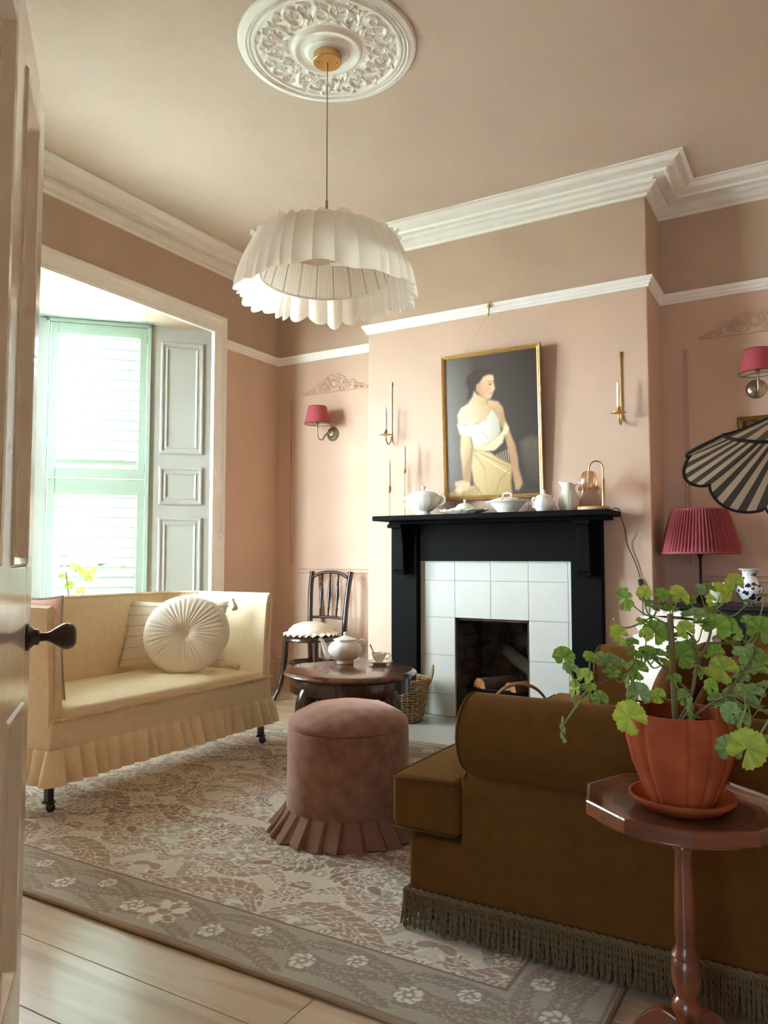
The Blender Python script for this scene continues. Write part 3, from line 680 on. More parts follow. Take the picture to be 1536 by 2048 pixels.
def border(x0, y0, ux, uy, n):                             # leafy trail with rosettes along one side
    vx, vy = -uy, ux
    for k in range(n):
        s0 = k * .30 + .12
        for sg, off in ((1, .04), (-1, .12), (1, .15)):
            bx, by = x0 + ux * s0 + vx * off, y0 + uy * s0 + vy * off; a = math.atan2(uy, ux)
            P = leafpts(bx, by, a + sg * .35, .30, -sg * .9, 14)
            rp_.stroke(P, [.002] * 15, BLF)
            for i in range(1, 15, 1):
                aa = math.atan2(P[i][1] - P[i - 1][1], P[i][0] - P[i - 1][0])
                for s2 in (-1, 1): rp_.stroke(leafpts(P[i][0], P[i][1], aa + s2 * .6, .06, -s2 * .4, 6), lw(.0068, 6), BLF, BB * 1.12, .002)
    for k in range(n):
        s0 = k * .30 + .12
        for (o1, off, r) in ((.05, .085, .034), (.17, .15, .028)):
            rp_.flower(x0 + ux * (s0 + o1) + vx * off, y0 + uy * (s0 + o1) + vy * off, r, BCR, BB * .85, 7, k, BLF)
        if k % 4 == 1:
            cx, cy = x0 + ux * (s0 + .16) + vx * .1, y0 + uy * (s0 + .16) + vy * .1
            for q in range(9):
                a = 2 * pi * q / 9; rp_.stroke(leafpts(cx + .03 * cos(a), cy + .02 * sin(a), a, .05, .5, 6), lw(.014, 6), BCR if q % 2 else BR, BCR, .004)
border(RX0, RY0 + .01, 1, 0, 10); border(RX1 - .01, RY0, 0, 1, 7); border(RX1, RY1 - .01, -1, 0, 10)
rp_.C[(edge > BW - .004) & (edge < BW + .006)] = L3('#866B58')
rp_.C[edge < .012] = L3('#8F7A62')
rp_.C *= (1 + .05 * RNG.standard_normal(GX.shape))[..., None]
ZR = .012 + .0012 * np.sin(GX * 9) * np.sin(GY * 7) + .003 * np.exp(-((edge) / .03)) * np.sin(GX * 14 + 1)
me = bpy.data.meshes.new('rug'); ny_, nx_ = GX.shape
V = np.stack([GX - 1.85, GY + 2.2, ZR], -1).reshape(-1, 3)
idx = np.arange(nx_ * ny_).reshape(ny_, nx_); F = np.stack([idx[:-1, :-1], idx[:-1, 1:], idx[1:, 1:], idx[1:, :-1]], -1).reshape(-1, 4)
def bigmesh(me, V, F, C, mt):
    me.vertices.add(len(V)); me.vertices.foreach_set('co', V.astype(np.float32).ravel())
    me.loops.add(F.size); me.loops.foreach_set('vertex_index', F.astype(np.int32).ravel())
    me.polygons.add(len(F)); me.polygons.foreach_set('loop_start', np.arange(0, F.size, 4, dtype=np.int32)); me.polygons.foreach_set('loop_total', np.full(len(F), 4, np.int32))
    me.polygons.foreach_set('use_smooth', np.ones(len(F), bool))
    me.update(calc_edges=True)
    if C is not None:
        ca = me.color_attributes.new('Col', 'FLOAT_COLOR', 'POINT')
        ca.data.foreach_set('color', np.concatenate([np.clip(C, 0, 1).reshape(-1, 3), np.ones((len(V), 1))], 1).astype(np.float32).ravel())
    me.materials.append(mt); me.validate()
bigmesh(me, V, F, rp_.C, M['rugmat'])
rug = bpy.data.objects.new('rug', me); COL.objects.link(rug); rug.location = (1.85, -2.2, 0)
tag(rug, 'large taupe and cream rug with scrolling leaf pattern and flowered border', 'rug')
def rz_(x): return .0065 + .004 * sin(x * 14 + 1) * .6
bp_ = [(x, RY0, 0) for x in np.linspace(RX0, RX1, 60)] + [(RX1, y, 0) for y in np.linspace(RY0, RY1, 40)[1:]] + [(x, RY1, 0) for x in np.linspace(RX1, RX0, 60)[1:]] + [(RX0, y, 0) for y in np.linspace(RY1, RY0, 40)[1:-1]]
MB().tube([(p[0] - 1.85, p[1] + 2.2, .0075 + .001 * sin(p[0] * 14 + 1)) for p in bp_], .0075, 8, closed=True).build('binding', 'binding', rug, smooth=True)
# ------------------------------------------------------------------ ceiling rose (modelled relief)
rose = thing('ceiling_rose', 'round white plaster ceiling rose with scrolling relief above the pendant', 'ceiling rose', (2.0, -2.22, H))
RR = .379
nr, nt = 110, 720
rad = np.linspace(.0, 1, nr) ** .85 * (RR - .055) + .055; th = np.linspace(0, 2 * pi, nt, endpoint=False)
TH, RA = np.meshgrid(th, rad)
base = np.interp(RA, [.055, .07, .085, .095, .1, .115, .135, .142, .15, .3, .306, .318, .322, .338, .344, .352, .372, .379], [.038, .036, .034, .022, .02, .022, .03, .03, .012, .012, .02, .02, .012, .012, .02, .016, .012, .002])
f8 = (TH / (2 * pi / 8)) % 2; f8 = np.where(f8 > 1, 2 - f8, f8)             # mirrored eighths
A8 = f8 * (2 * pi / 8)
PXr = RA * np.cos(A8); PYr = RA * np.sin(A8)
hgt = np.zeros_like(RA)
def rel(pts, ws, h):
    global hgt
    dd = seg_dist(PXr, PYr, pts, ws); hgt = np.maximum(hgt, h * np.sqrt(np.clip(-dd / max(ws), 0, 1)))
def P8(r, a): return (r * cos(a), r * sin(a))
A = 2 * pi / 8
def sp(r, a, r0, r1, a0, t, w, h=.012):
    c = P8(r, a); s_ = spiral(c[0], c[1], r0, r1, a0, t); rel(s_, [w * (.5 + .5 * i / 26) for i in range(27)], h)
sp(.265, .28 * A, .006, .03, 0, 1.3, .005); sp(.215, .62 * A, .006, .034, 2.5, -1.3, .0055); sp(.275, .74 * A, .005, .024, 4, 1.2, .005); sp(.19, .2 * A, .004, .026, 1, -1.2, .005)
for (r, a, rr_) in ((.24, 0, .036), (.24, A, .032)):
    c = P8(r, a); dd = np.abs(np.hypot((PXr - c[0]) / 1.35, PYr - c[1]) - rr_) - .0045; hgt = np.maximum(hgt, .012 * np.sqrt(np.clip(-dd / .0045, 0, 1)))
    for k in range(7):
        q = k * 2 * pi / 7; rel([(c[0] + .008 * cos(q), c[1] + .008 * sin(q)), (c[0] + .025 * cos(q), c[1] + .02 * sin(q))], [.005, .002], .011)
for (r, a, ang, L_, W_) in ((.165, .1 * A, .3, .07, .012), (.165, .5 * A, .9, .06, .012), (.2, .42 * A, .2, .07, .011), (.29, .5 * A, 2.4, .05, .01), (.28, .05 * A, 1.9, .05, .01), (.29, .9 * A, -.8, .05, .01), (.17, .85 * A, .8, .06, .011), (.24, .5 * A, .5, .045, .012), (.3, .3 * A, -1.5, .04, .008)):
    c = P8(r, a); rel(leafpts(c[0], c[1], a + ang, L_, 1.0, 9), [max(.001, x) for x in lw(W_, 9)], .012)
band = (RA > .322) & (RA < .338)
gl = np.where(band, .009 * np.abs(np.sin(TH * 60 + 3 * (RA - .33) / .008)) ** .6 * np.sqrt(np.clip(1 - ((RA - .33) / .008) ** 2, 0, 1)), 0)
Z = -(base + np.where((RA > .145) & (RA < .303), hgt, 0) + gl)
V = np.stack([RA * np.cos(TH), RA * np.sin(TH), Z], -1).reshape(-1, 3)
idx = np.arange(nr * nt).reshape(nr, nt); F = np.stack([idx[:-1], np.roll(idx, -1, 1)[:-1], np.roll(idx, -1, 1)[1:], idx[1:]], -1).reshape(-1, 4)[:, ::1]
me = bpy.data.meshes.new('relief_disc'); bigmesh(me, V, F, None, M['plaster'])
o = bpy.data.objects.new('relief_disc', me); COL.objects.link(o); o.parent = rose
MB().lathe([(0, -.03), (.056, -.03), (.056, -.038)], 48).build('centre_disc', 'plaster', rose)
# ------------------------------------------------------------------ plaster scroll ornaments on the alcove walls
def applique(cx, zb, lab):
    hw, hh = .315, .15
    ax, az = np.meshgrid(np.linspace(-hw, hw, 260), np.linspace(-.01, hh, 80)); S = np.abs(ax); hg = np.zeros_like(ax)
    def rl(pts, ws, h=.012):
        nonlocal hg
        dd = seg_dist(S, az, pts, ws); hg = np.maximum(hg, h * np.sqrt(np.clip(-dd / max(ws), 0, 1)))
    def spr(x, z, r0, r1, a0, t, w): rl(spiral(x, z, r0, r1, a0, t), [w * (.5 + .5 * i / 26) for i in range(27)])
    spr(.06, .035, .006, .034, 0, 1.4, .007); spr(.125, .045, .005, .036, 3, -1.4, .007); spr(.19, .025, .005, .025, 0, 1.3, .006); spr(.245, .018, .004, .018, 2, -1.2, .005); spr(.04, .105, .004, .026, 1, 1.2, .006); spr(.10, .075, .004, .022, 4, 1.2, .006)
    for k in range(5): a = .4 + k * .5; rl([(.10, .02), (.10 + .05 * cos(a), .02 + .05 * sin(a))], [.003, .007])
    dd = np.hypot(S / 1.0, az - .075) - .026; hg = np.maximum(hg, .014 * np.sqrt(np.clip(-dd / .026, 0, 1))); rl(spiral(0, .075, .036, .036, -pi / 2, 1), [.006] * 27)
    rl(leafpts(0, .11, .9, .07, -1.4), lw(.014)); rl(leafpts(.05, .12, -.3, .08, -.5), lw(.012)); rl(leafpts(.14, .08, -.2, .08, -.6), lw(.012)); rl(leafpts(.2, .045, -.2, .09, -.1), lw(.010)); rl(leafpts(.26, .012, .2, .055, -.4), lw(.008)); rl([(0, .004), (.30, .004)], [.006, .003])
    keep = hg > 1e-4; ny_, nx_ = ax.shape
    idx = np.arange(ax.size).reshape(ny_, nx_); q = np.stack([idx[:-1, :-1], idx[:-1, 1:], idx[1:, 1:], idx[1:, :-1]], -1).reshape(-1, 4)
    k4 = keep.ravel()[q].any(1); q = q[k4]; used, inv = np.unique(q, return_inverse=True)
    V = np.stack([ax.ravel(), -hg.ravel(), az.ravel()], -1)[used]
    me = bpy.data.meshes.new('wall_ornament'); bigmesh(me, V, inv.reshape(-1, 4), None, M['wall'])
    o = bpy.data.objects.new('wall_ornament', me); COL.objects.link(o); o.location = (cx, -.0005, zb)
    tag(o, lab, 'wall ornament', 'plaster scroll ornaments')
applique(.545, 2.275, 'pink scrolling plaster ornament on the wall above the left wall lamp')
applique(3.46, 2.30, 'pink scrolling plaster ornament on the wall above the right wall lamp')
# ------------------------------------------------------------------ framed painting on the chimney breast
Hm = None
def homog(src):
    dst = [(0, 1), (1, 1), (1, 0), (0, 0)]; Am = []
    for (x, y), (u, v) in zip(src, dst): Am += [[x, y, 1, 0, 0, 0, -u * x, -u * y, -u], [0, 0, 0, x, y, 1, -v * x, -v * y, -v]]
    return np.linalg.svd(np.array(Am, float))[2][-1].reshape(3, 3)
Hm = homog([(78, 265), (1245, 90), (1275, 1930), (103, 1975)])
def hp(pts):
    q = np.c_[np.array(pts, float), np.ones(len(pts))] @ Hm.T; return [(a / c, b_ / c * 1.4) for a, b_, c in q]
nu_, nv_ = 150, 210
PU, PV = np.meshgrid(np.linspace(0, 1, nu_), np.linspace(0, 1.4, nv_))
PC = np.empty(PU.shape + (3,)); PC[:] = L3('#4A423B')
g = np.clip(1 - PU / .35, 0, 1) * np.clip(1.35 - np.abs(PV - .75) * 1.2, 0, 1); PC += g[..., None] * (L3('#8E8880') - L3('#4A423B')) * .9
g = np.clip((PU - .55) / .45, 0, 1); PC += g[..., None] * (L3('#3B332D') - L3('#4A423B'))
def blend(mask, col, a=1.0):
    m = (mask * a)[..., None]; PC[:] = PC * (1 - m) + col * m
def poly(pts, hexc, soft=.008, a=1.0, shade=None):
    P = hp(pts); ins = in_poly(PU, PV, P); dd = seg_dist(PU, PV, P + [P[0]])
    m = np.clip(np.where(ins, .5 + dd / soft / 2, .5 - dd / soft / 2), 0, 1)
    c = np.broadcast_to(L3(hexc), PC.shape)
    if shade is not None:
        (x0, y0), (x1, y1), h2 = shade; q0, q1 = hp([(x0, y0), (x1, y1)]); dx, dy = q1[0] - q0[0], q1[1] - q0[1]
        t = np.clip(((PU - q0[0]) * dx + (PV - q0[1]) * dy) / (dx * dx + dy * dy), 0, 1)[..., None]; c = c * (1 - t) + L3(h2) * t
    blend(m, c, a)
def line(pts, w, hexc, a=1.0): blend(np.clip(.5 - (seg_dist(PU, PV, hp(pts)) - w) / .006, 0, 1), L3(hexc), a)
def blob(x, y, rx, ry, hexc, a=1.0):
    c = hp([(x, y)])[0]; dd = np.hypot((PU - c[0]) / (rx / 1180), (PV - c[1]) / (ry / 1320)); blend(np.clip(1.4 - dd, 0, 1), L3(hexc), a)
poly([(1030, 1290), (1100, 1230), (1180, 1210), (1255, 1250), (1268, 1800), (1130, 1750), (1060, 1500)], '#7A7060', .03, shade=((1080, 1250), (1200, 1750), '#554A40'))
poly([(830, 1150), (1260, 1140), (1270, 1930), (900, 1940)], '#3E342D', .06, .5)
poly([(700, 800), (740, 780), (800, 850), (830, 1000), (900, 1180), (960, 1330), (990, 1480), (1000, 1620), (1050, 1800), (1040, 1830), (1000, 1890), (960, 1880), (930, 1700), (900, 1560), (870, 1400), (840, 1250), (780, 1000)], '#C9A47C', .012, shade=((800, 900), (960, 1500), '#B48E68'))
poly([(600, 750), (680, 765), (740, 780), (800, 860), (830, 1010), (790, 1110), (730, 960), (690, 870), (620, 830)], '#D3B088', .014, shade=((650, 800), (800, 1000), '#B48E68'))
poly([(270, 1190), (380, 1190), (410, 1330), (400, 1600), (385, 1780), (340, 1890), (270, 1900), (190, 1840), (200, 1790), (290, 1770), (280, 1600), (262, 1400)], '#DDBF97', .012, shade=((290, 1400), (410, 1450), '#B08D66'))
poly([(430, 640), (480, 690), (600, 740), (600, 800), (700, 850), (680, 950), (560, 1020), (400, 1080), (240, 1070), (230, 950), (270, 870), (370, 800), (430, 700)], '#EBD7B4', .012, shade=((300, 950), (650, 850), '#C9A67C'))
poly([(570, 455), (640, 430), (680, 440), (692, 480), (690, 540), (708, 615), (690, 640), (680, 670), (668, 700), (650, 738), (590, 750), (520, 700), (470, 640), (470, 570), (520, 520)], '#E6C69F', .010, shade=((660, 560), (500, 640), '#C79A74'))
blob(620, 615, 60, 55, '#D79A80', .55)
poly([(350, 480), (440, 380), (560, 350), (660, 390), (690, 440), (620, 440), (550, 470), (510, 540), (470, 580), (440, 650), (400, 740), (350, 760), (370, 640), (340, 540)], '#463730', .014)
line([(615, 530), (660, 520), (685, 530)], .003, '#4A3526'); blob(650, 560, 22, 14, '#4A382E', .9); line([(640, 675), (672, 672)], .004, '#A8604E'); blob(490, 590, 20, 35, '#CF9A78', .8); line([(560, 760), (545, 850)], .004, '#BE9A72', .7)
poly([(230, 1075), (330, 1090), (480, 1060), (590, 1000), (660, 890), (700, 900), (760, 1010), (775, 1150), (730, 1220), (600, 1310), (430, 1340), (400, 1220), (330, 1190), (260, 1180)], '#E6E1D0', .012, shade=((500, 1100), (760, 1100), '#C2BBA6'))
poly([(225, 1065), (300, 1085), (390, 1100), (400, 1190), (330, 1200), (260, 1190)], '#EFE3C8', .012)
poly([(420, 1330), (600, 1310), (730, 1220), (800, 1150), (840, 1040), (882, 1110), (870, 1160), (820, 1210), (800, 1290), (700, 1390), (560, 1400), (430, 1370)], '#E2CFA6', .012)
poly([(640, 1420), (700, 1390), (840, 1290), (895, 1545), (800, 1520), (700, 1460)], '#4C3C32', .01)
for k in range(6): line([(720 + k * 28, 1440 - k * 12), (745 + k * 27, 1490 + k * 8)], .004, '#B9A488')
poly([(420, 1370), (640, 1420), (760, 1500), (900, 1560), (915, 1600), (900, 1800), (915, 1948), (540, 1958), (430, 1800), (400, 1600)], '#D6BE8C', .012, shade=((500, 1500), (880, 1900), '#AE8F5E'))
for (p, c) in (([(430, 1400), (620, 1480), (880, 1600)], '#A88A5C'), ([(440, 1440), (560, 1600), (600, 1900)], '#B4986A'), ([(470, 1420), (680, 1560), (880, 1680)], '#E3D0A2'), ([(880, 1640), (760, 1760), (700, 1940)], '#A1845A'), ([(520, 1160), (600, 1220), (620, 1300)], '#BDB6A2'), ([(440, 1180), (520, 1260), (560, 1310)], '#C4BDA8'), ([(680, 1000), (640, 1150), (620, 1280)], '#CFC8B4')): line(p, .006, c, .8)
poly([(103, 1930), (300, 1850), (440, 1830), (540, 1958), (103, 1985)], '#BFA476', .012)
for k in range(7): line([(120 + k * 8, 1965 - k * 14), (470 + k * 6, 1955 - k * 14)], .002, '#8A7048', .7)
poly([(190, 1790), (270, 1770), (370, 1790), (380, 1830), (330, 1900), (220, 1890)], '#DDB48E', .012)
blob(240, 1920, 42, 60, '#D9B888'); blob(240, 1885, 48, 38, '#EBD2A4')
PC *= (1 + .06 * RNG.standard_normal(PU.shape))[..., None]
pw_, ph_ = .655, .925
pt = thing('framed_painting', 'large gilt framed painting of a woman in white looking over her shoulder', 'painting', (2.003, -DB - .014, 1.368), rot=(math.radians(2.6), 0, 0))
idx = np.arange(PU.size).reshape(PU.shape); F = np.stack([idx[:-1, :-1], idx[:-1, 1:], idx[1:, 1:], idx[1:, :-1]], -1).reshape(-1, 4)
iw, ih = pw_ - .05, ph_ - .05
me = bpy.data.meshes.new('canvas'); bigmesh(me, np.stack([(PU - .5) * iw, np.full_like(PU, -.012), .025 + PV / 1.4 * ih], -1).reshape(-1, 3), F, PC, M['paint'])
o = bpy.data.objects.new('canvas', me); COL.objects.link(o); o.parent = pt; o['label'] = 'dark oil portrait of a woman in a white blouse'
MB().box(-iw / 2, iw / 2, -.011, -.004, .02, .03 + ih).build('backing_board', 'oldgold', pt)
def frame4(x0, x1, z0, z1, pr, nm, mt, par):
    k = len(pr); vs = []
    for (cu, cz, su, sz) in ((x0, z0, 1, 1), (x1, z0, -1, 1), (x1, z1, -1, -1), (x0, z1, 1, -1)):
        for (o_, h_) in pr: vs.append((cu + su * o_, -h_, cz + sz * o_))
    fs = [(q * k + e2, ((q + 1) % 4) * k + e2, ((q + 1) % 4) * k + (e2 + 1) % k, q * k + (e2 + 1) % k) for q in range(4) for e2 in range(k)]
    return MB().add(vs, fs).build(nm, mt, par, smooth=True, angle=30)
frame4(-pw_ / 2, pw_ / 2, 0, ph_, [(0, 0), (0, .022), (.004, .026), (.009, .024), (.011, .019), (.015, .025), (.02, .023), (.022, .016), (.027, .012), (.027, 0)], 'frame', 'gold', pt)
hk = thing('picture_hook', 'brass picture rail hook with two thin hanging wires above the painting', 'picture hook', (1.994, -DB, HR))
MB().tube(cr([(0, -.037, .062), (0, -.045, .05), (0, -.046, .01), (0, -.047, -.02), (0, -.055, -.026), (0, -.062, -.012)], 5), .0035, 6).build('hook', 'brass', hk, smooth=True)
MB().lathe([(.0, 0), (.014, .0), (.012, .006), (0, .009)], 16, T=TR(0, -.042, .035, rx=pi / 2)).build('rosette', 'brass', hk, smooth=True)
for s_ in (-1, 1): MB().tube([(0, -.056, -.024), (s_ * .19, -.030, -.245)], .0011, 4).build('wire', 'wire', hk)
sp_ = thing('small_picture', 'small dark picture in an antique gilt frame on the right alcove wall', 'picture', (3.52, 0, 1.40))
frame4(-.17, .17, 0, .415, [(0, 0), (0, .02), (.008, .026), (.018, .02), (.026, .012), (.026, 0)], 'frame', 'oldgold', sp_)
MB().box(-.15, .15, -.008, -.002, .02, .40).build('picture_panel', 'soot', sp_)
MB().lathe([(0, .004), (.016, .003), (.02, 0)], 16, T=TR(-.105, -.008, .37, rx=pi / 2)).build('painted_flower', 'split', sp_)
# ------------------------------------------------------------------ pendant lamp with frilled shade
PX, PY = 2.0, -2.22
pd = thing('pendant_lamp', 'white frilled drum pendant lamp hanging from the ceiling rose', 'pendant lamp', (PX, PY, 0))
MB().lathe([(0, 3.148), (.06, 3.148), (.06, 3.112), (.058, 3.11), (0, 3.11)], 40).build('ceiling_canopy', 'brass', pd, smooth=True, angle=40)
for a in (.6, .6 + pi): MB().lathe([(0, -.004), (.005, -.003), (.006, 0)], 10, T=TR(.04 * cos(a), .04 * sin(a), 3.11)).build('screw', 'brass', pd)
MB().tube([(0, 0, 3.11), (0, 0, 2.50)], .0028, 6).build('cord', 'nickel', pd)
MB().lathe([(0, 2.51), (.006, 2.505), (.006, 2.44), (.02, 2.432), (.035, 2.415), (.035, 2.405), (0, 2.405)], 16).build('lamp_holder', 'nickel', pd, smooth=True, angle=40)
RT, ZT, RB, ZB = .300, 2.312, .272, 2.176
fr = MB()
for (r, z) in ((RT, ZT), (RB, ZB)): fr.tube([(r * cos(a), r * sin(a), z) for a in np.linspace(0, 2 * pi, 72, endpoint=False)], .004, 6, closed=True)
for k in range(3): a = k * 2 * pi / 3; fr.tube([(.03 * cos(a), .03 * sin(a), 2.41), (RT * cos(a), RT * sin(a), ZT)], .002, 5)
fr.build('wire_frame', 'lining', pd, smooth=True)
def lin_fn(u, v):
    a = u * 2 * pi; r = .225 + (RB - .225) * v; r += .0025 * sin(a * 110) ; return (r * cos(a), r * sin(a), ZT + (ZB - ZT) * v)
MB().grid(lin_fn, 660, 4, wrapu=True).build('lining', 'lining', pd, smooth=True, fix=False)
for k in range(20):
    a = 2 * pi * (k + .5) / 20; MB().tube([(.219 * cos(a), .219 * sin(a), ZT), ((RB - .010) * cos(a), (RB - .010) * sin(a), ZB)], .0016, 5).build('rib', 'nickel', pd)
phs = np.cumsum(RNG.uniform(.5, 1.6, 34)); phs = phs / phs[-1] * 2 * pi
amp = RNG.uniform(.45, 1.35, 34)
def gather(a, tab=phs, am=amp):
    i = int(np.searchsorted(tab, a % (2 * pi))); i = min(i, len(tab) - 1); lo = tab[i - 1] if i > 0 else 0; f_ = ((a % (2 * pi)) - lo) / (tab[i] - lo)
    return abs(sin(pi * f_)) ** .8 * am[i]
def frill(u, v):
    a = u * 2 * pi; g_ = gather(a)
    if v < .08:                                            # little upright heading above the ring
        t = (.08 - v) / .08; return ((RT + .004 + .018 * t * (g_ - .4)) * cos(a), (RT + .004 + .018 * t * (g_ - .4)) * sin(a), ZT + .004 + t * (.008 + .020 * max(0.0, g_ - .35) * abs(sin(a * 13 + 3 * sin(a * 5)))))
    t = (v - .08) / .92; r = RT + .005 + .062 * (1 - (1 - t) ** 1.7) + (.004 + .030 * t) * (g_ - .6)
    z = ZT - .215 * t - .016 * t * (g_ - .5) + .010 * t * sin(a * 5 + 1) + .007 * t * sin(a * 11)
    return (r * cos(a), r * sin(a), z)
MB().grid(frill, 920, 16, wrapu=True).build('frilled_shade', 'frill', pd, smooth=True, fix=False)
# ------------------------------------------------------------------ yellow settee
SX, SY = .85, -2.185
st = thing('settee', 'small pale yellow settee with gathered frill and dark castor legs', 'settee', (SX, SY, 0))
yr, yl, xf, xb = -1.572, -2.80, 1.150, .545
inner = []
def arcp(cx, cy, r, a0, a1, n): return [(cx + r * cos(a0 + (a1 - a0) * k / n), cy + r * sin(a0 + (a1 - a0) * k / n)) for k in range(n + 1)]
inner = [(xf - .0, yr + .0), (xf - .12, yr)] + arcp(xb + .13, yr - .13, .13, pi / 2, pi, 8) + [(xb, -2.0), (xb, -2.3)] + arcp(xb + .24, yl + .24, .24, pi, 3 * pi / 2, 12) + [(xf - .12, yl), (xf, yl)]
inner = [(x - SX, y - SY) for x, y in inner]
sec = [(0, .355), (.006, .48), (.016, .64), (.028, .75), (.042, .80), (.060, .815), (.078, .806), (.084, .78), (.078, .69), (.066, .5), (.062, .345), (0, .345)]
m = MB().sweep(sec, inner, side=-1)
bk = m.build('back_and_arms', 'settee', st, smooth=True, angle=50)
def off(path, d):
    v = MB().sweep([(d, 0), (d, 0)], path, side=-1, cap=False).v; return [(p[0], p[1]) for p in v[::2]]
outer = off(inner, .064)
poly_o = outer
MB().extrude([(xf + .012 - SX, yr + .06 - SY)] + outer[1:-1] + [(xf + .012 - SX, yl - .06 - SY)], .245, .368).build('seat_base', 'settee', st, bevel=.008)
fl_ = [(xf + .010 - SX, y - SY) for y in np.linspace(yl, yr, 24)]
ring = [(p[0], p[1]) for p in inner[1:-1]] + fl_
cx_, cy_ = .06, 0.0
sv = MB(); lev = [(1.0, .366), (.995, .385), (.97, .398), (.9, .406), (.75, .415), (.5, .422), (.25, .425)]; nn = len(ring); vs = []
for (s_, z) in lev: vs += [(cx_ + (p[0] - cx_) * s_, cy_ + (p[1] - cy_) * s_, z) for p in ring]
fs = [(j * nn + i, j * nn + (i + 1) % nn, (j + 1) * nn + (i + 1) % nn, (j + 1) * nn + i) for j in range(len(lev) - 1) for i in range(nn)] + [tuple((len(lev) - 1) * nn + i for i in range(nn))]
sv.add(vs, fs); sv.build('seat', 'settee', st, smooth=True)
def rope(pts, r=.0045, tw=.006):
    """two-ply twisted cord along a path"""
    P = [Vector(p) for p in pts]; b = MB(); L = 0; out = [[], []]; T_ = None
    Q = []
    for i in range(len(P) - 1):
        n = max(1, int((P[i + 1] - P[i]).length / .006))
        for k in range(n): Q.append(P[i].lerp(P[i + 1], k / n))
    Q.append(P[-1])
    for i, q in enumerate(Q):
        t = (Q[min(i + 1, len(Q) - 1)] - Q[max(i - 1, 0)]).normalized(); x = t.cross(Vector((.3, .2, .9))).normalized(); y = t.cross(x)
        for s_ in (0, 1): c = i * .9 + s_ * pi; out[s_].append(q + (x * cos(c) + y * sin(c)) * r * .55)
    for s_ in (0, 1): b.tube(out[s_], r * .75, 5)
    return b
rope([(xf + .018 - SX, yl - .06 - SY, .368), (xf + .018 - SX, yr + .06 - SY, .368)], .007).build('front_cord', 'settee_cord', st, smooth=True)
for (yy, sg) in ((yl - .035, -1), (yr + .035, 1)):
    rope([(xf + .004 - SX, yy - SY, .372), (xf + .004 - SX, yy - SY + sg * .006, .6), (xf + .004 - SX, yy - SY + sg * .02, .75), (xf - .01 - SX, yy - SY + sg * .022, .81)], .005).build('arm_cord', 'settee_cord', st, smooth=True)
top_in = off(inner, .044)
rope([(p[0], p[1], .806) for p in top_in[3:-2]], .004).build('back_cord', 'settee_cord', st, smooth=True)
k0 = 19                                                     # seam cord down the left curve of the back
sxp, syp = inner[k0]; rope(cr([(inner[15][0] - .05 + .03, inner[15][1] - .02, .80), (inner[15][0] + .006, inner[15][1] + .004, .66), (inner[15][0] + .008, inner[15][1], .42)], 6), .004).build('seam_cord', 'settee_cord', st, smooth=True)
ruf_path = [outer[2]] + [(xf - .05 - SX, yr + .064 - SY), (xf + .012 - SX, yr + .062 - SY), (xf + .014 - SX, yl - .062 - SY), (xf - .05 - SX, yl - .064 - SY), outer[-3]]
def dense(path, step):
    out = []
    for i in range(len(path) - 1):
        a = Vector(path[i]); c = Vector(path[i + 1]); n = max(1, int((c - a).length / step))
        for k in range(n): out.append(tuple(a.lerp(c, k / n)))
    out.append(tuple(path[-1])); return out
dp = dense(ruf_path, .0045)
def ruffle(dp, z0, z1, out_, am, wl, nrow=9, side=1, seed=3, cut=None):
    r_ = random.Random(seed); ph = 0.0; vs = []; n = len(dp); A = [Vector(p).to_2d() if len(p) > 2 else Vector(p) for p in dp]
    tab = []; s_ = 0; nxt = wl * r_.uniform(.7, 1.3); st_ = 0; a_ = r_.uniform(.6, 1.3)
    for i in range(n):
        tab.append((s_ - st_) / (nxt - st_)); tab[-1] = (tab[-1], a_)
        if i < n - 1: s_ += (A[i + 1] - A[i]).length
        if s_ >= nxt: st_ = nxt; nxt = st_ + wl * r_.uniform(.7, 1.3); a_ = r_.uniform(.6, 1.3)
    nm = []
    for i in range(n):
        t = (A[min(i + 3, n - 1)] - A[max(i - 3, 0)]).normalized(); nm.append(Vector((t.y, -t.x)) * side)
    for j in range(nrow):
        t = j / (nrow - 1)
        for i in range(n):
            f_, a_ = tab[i]; w_ = (abs(sin(pi * f_)) ** .75) * a_
            q = A[i] + nm[i] * (.002 + out_ * t ** .8 * .5 + am * w_ * (.15 + .85 * t ** .7)); vs.append((q.x, q.y, z0 + (z1 - z0) * t + .006 * t * (w_ - .5)))
    fs = [(j * n + i, j * n + i + 1, (j + 1) * n + i + 1, (j + 1) * n + i) for j in range(nrow - 1) for i in range(n - 1)]
    return MB().add(vs, fs)
o = ruffle(dp, .258, .130, .026, .046, .066, side=-1).build('gathered_frill', 'settee', st, smooth=True, fix=False)
for (x, y) in ((xf - .03, yr + .03), (xf - .03, yl - .03), (.60, yr - .05), (.62, yl + .1)):
    lg = MB().extrude([(-.014, -.014), (.014, -.014), (.014, .014), (-.014, .014)], .05, .25, T=TR(x - SX, y - SY)); lg.box(-.019, .019, -.019, .019, .046, .056, 0, TR(x - SX, y - SY)); l_ = lg.build('leg', 'darkleg', st, bevel=.003)
    c_ = MB(); c_.lathe([(0, -.008), (.018, -.008), (.019, 0), (.018, .008), (0, .008)], 20, T=TR(x - SX + .012, y - SY, .0325, rx=pi / 2)); c_.tube([(x - SX, y - SY, .05), (x - SX + .012, y - SY, .03)], .006, 6); c_.build('castor', 'darkleg', l_, smooth=True, angle=40)
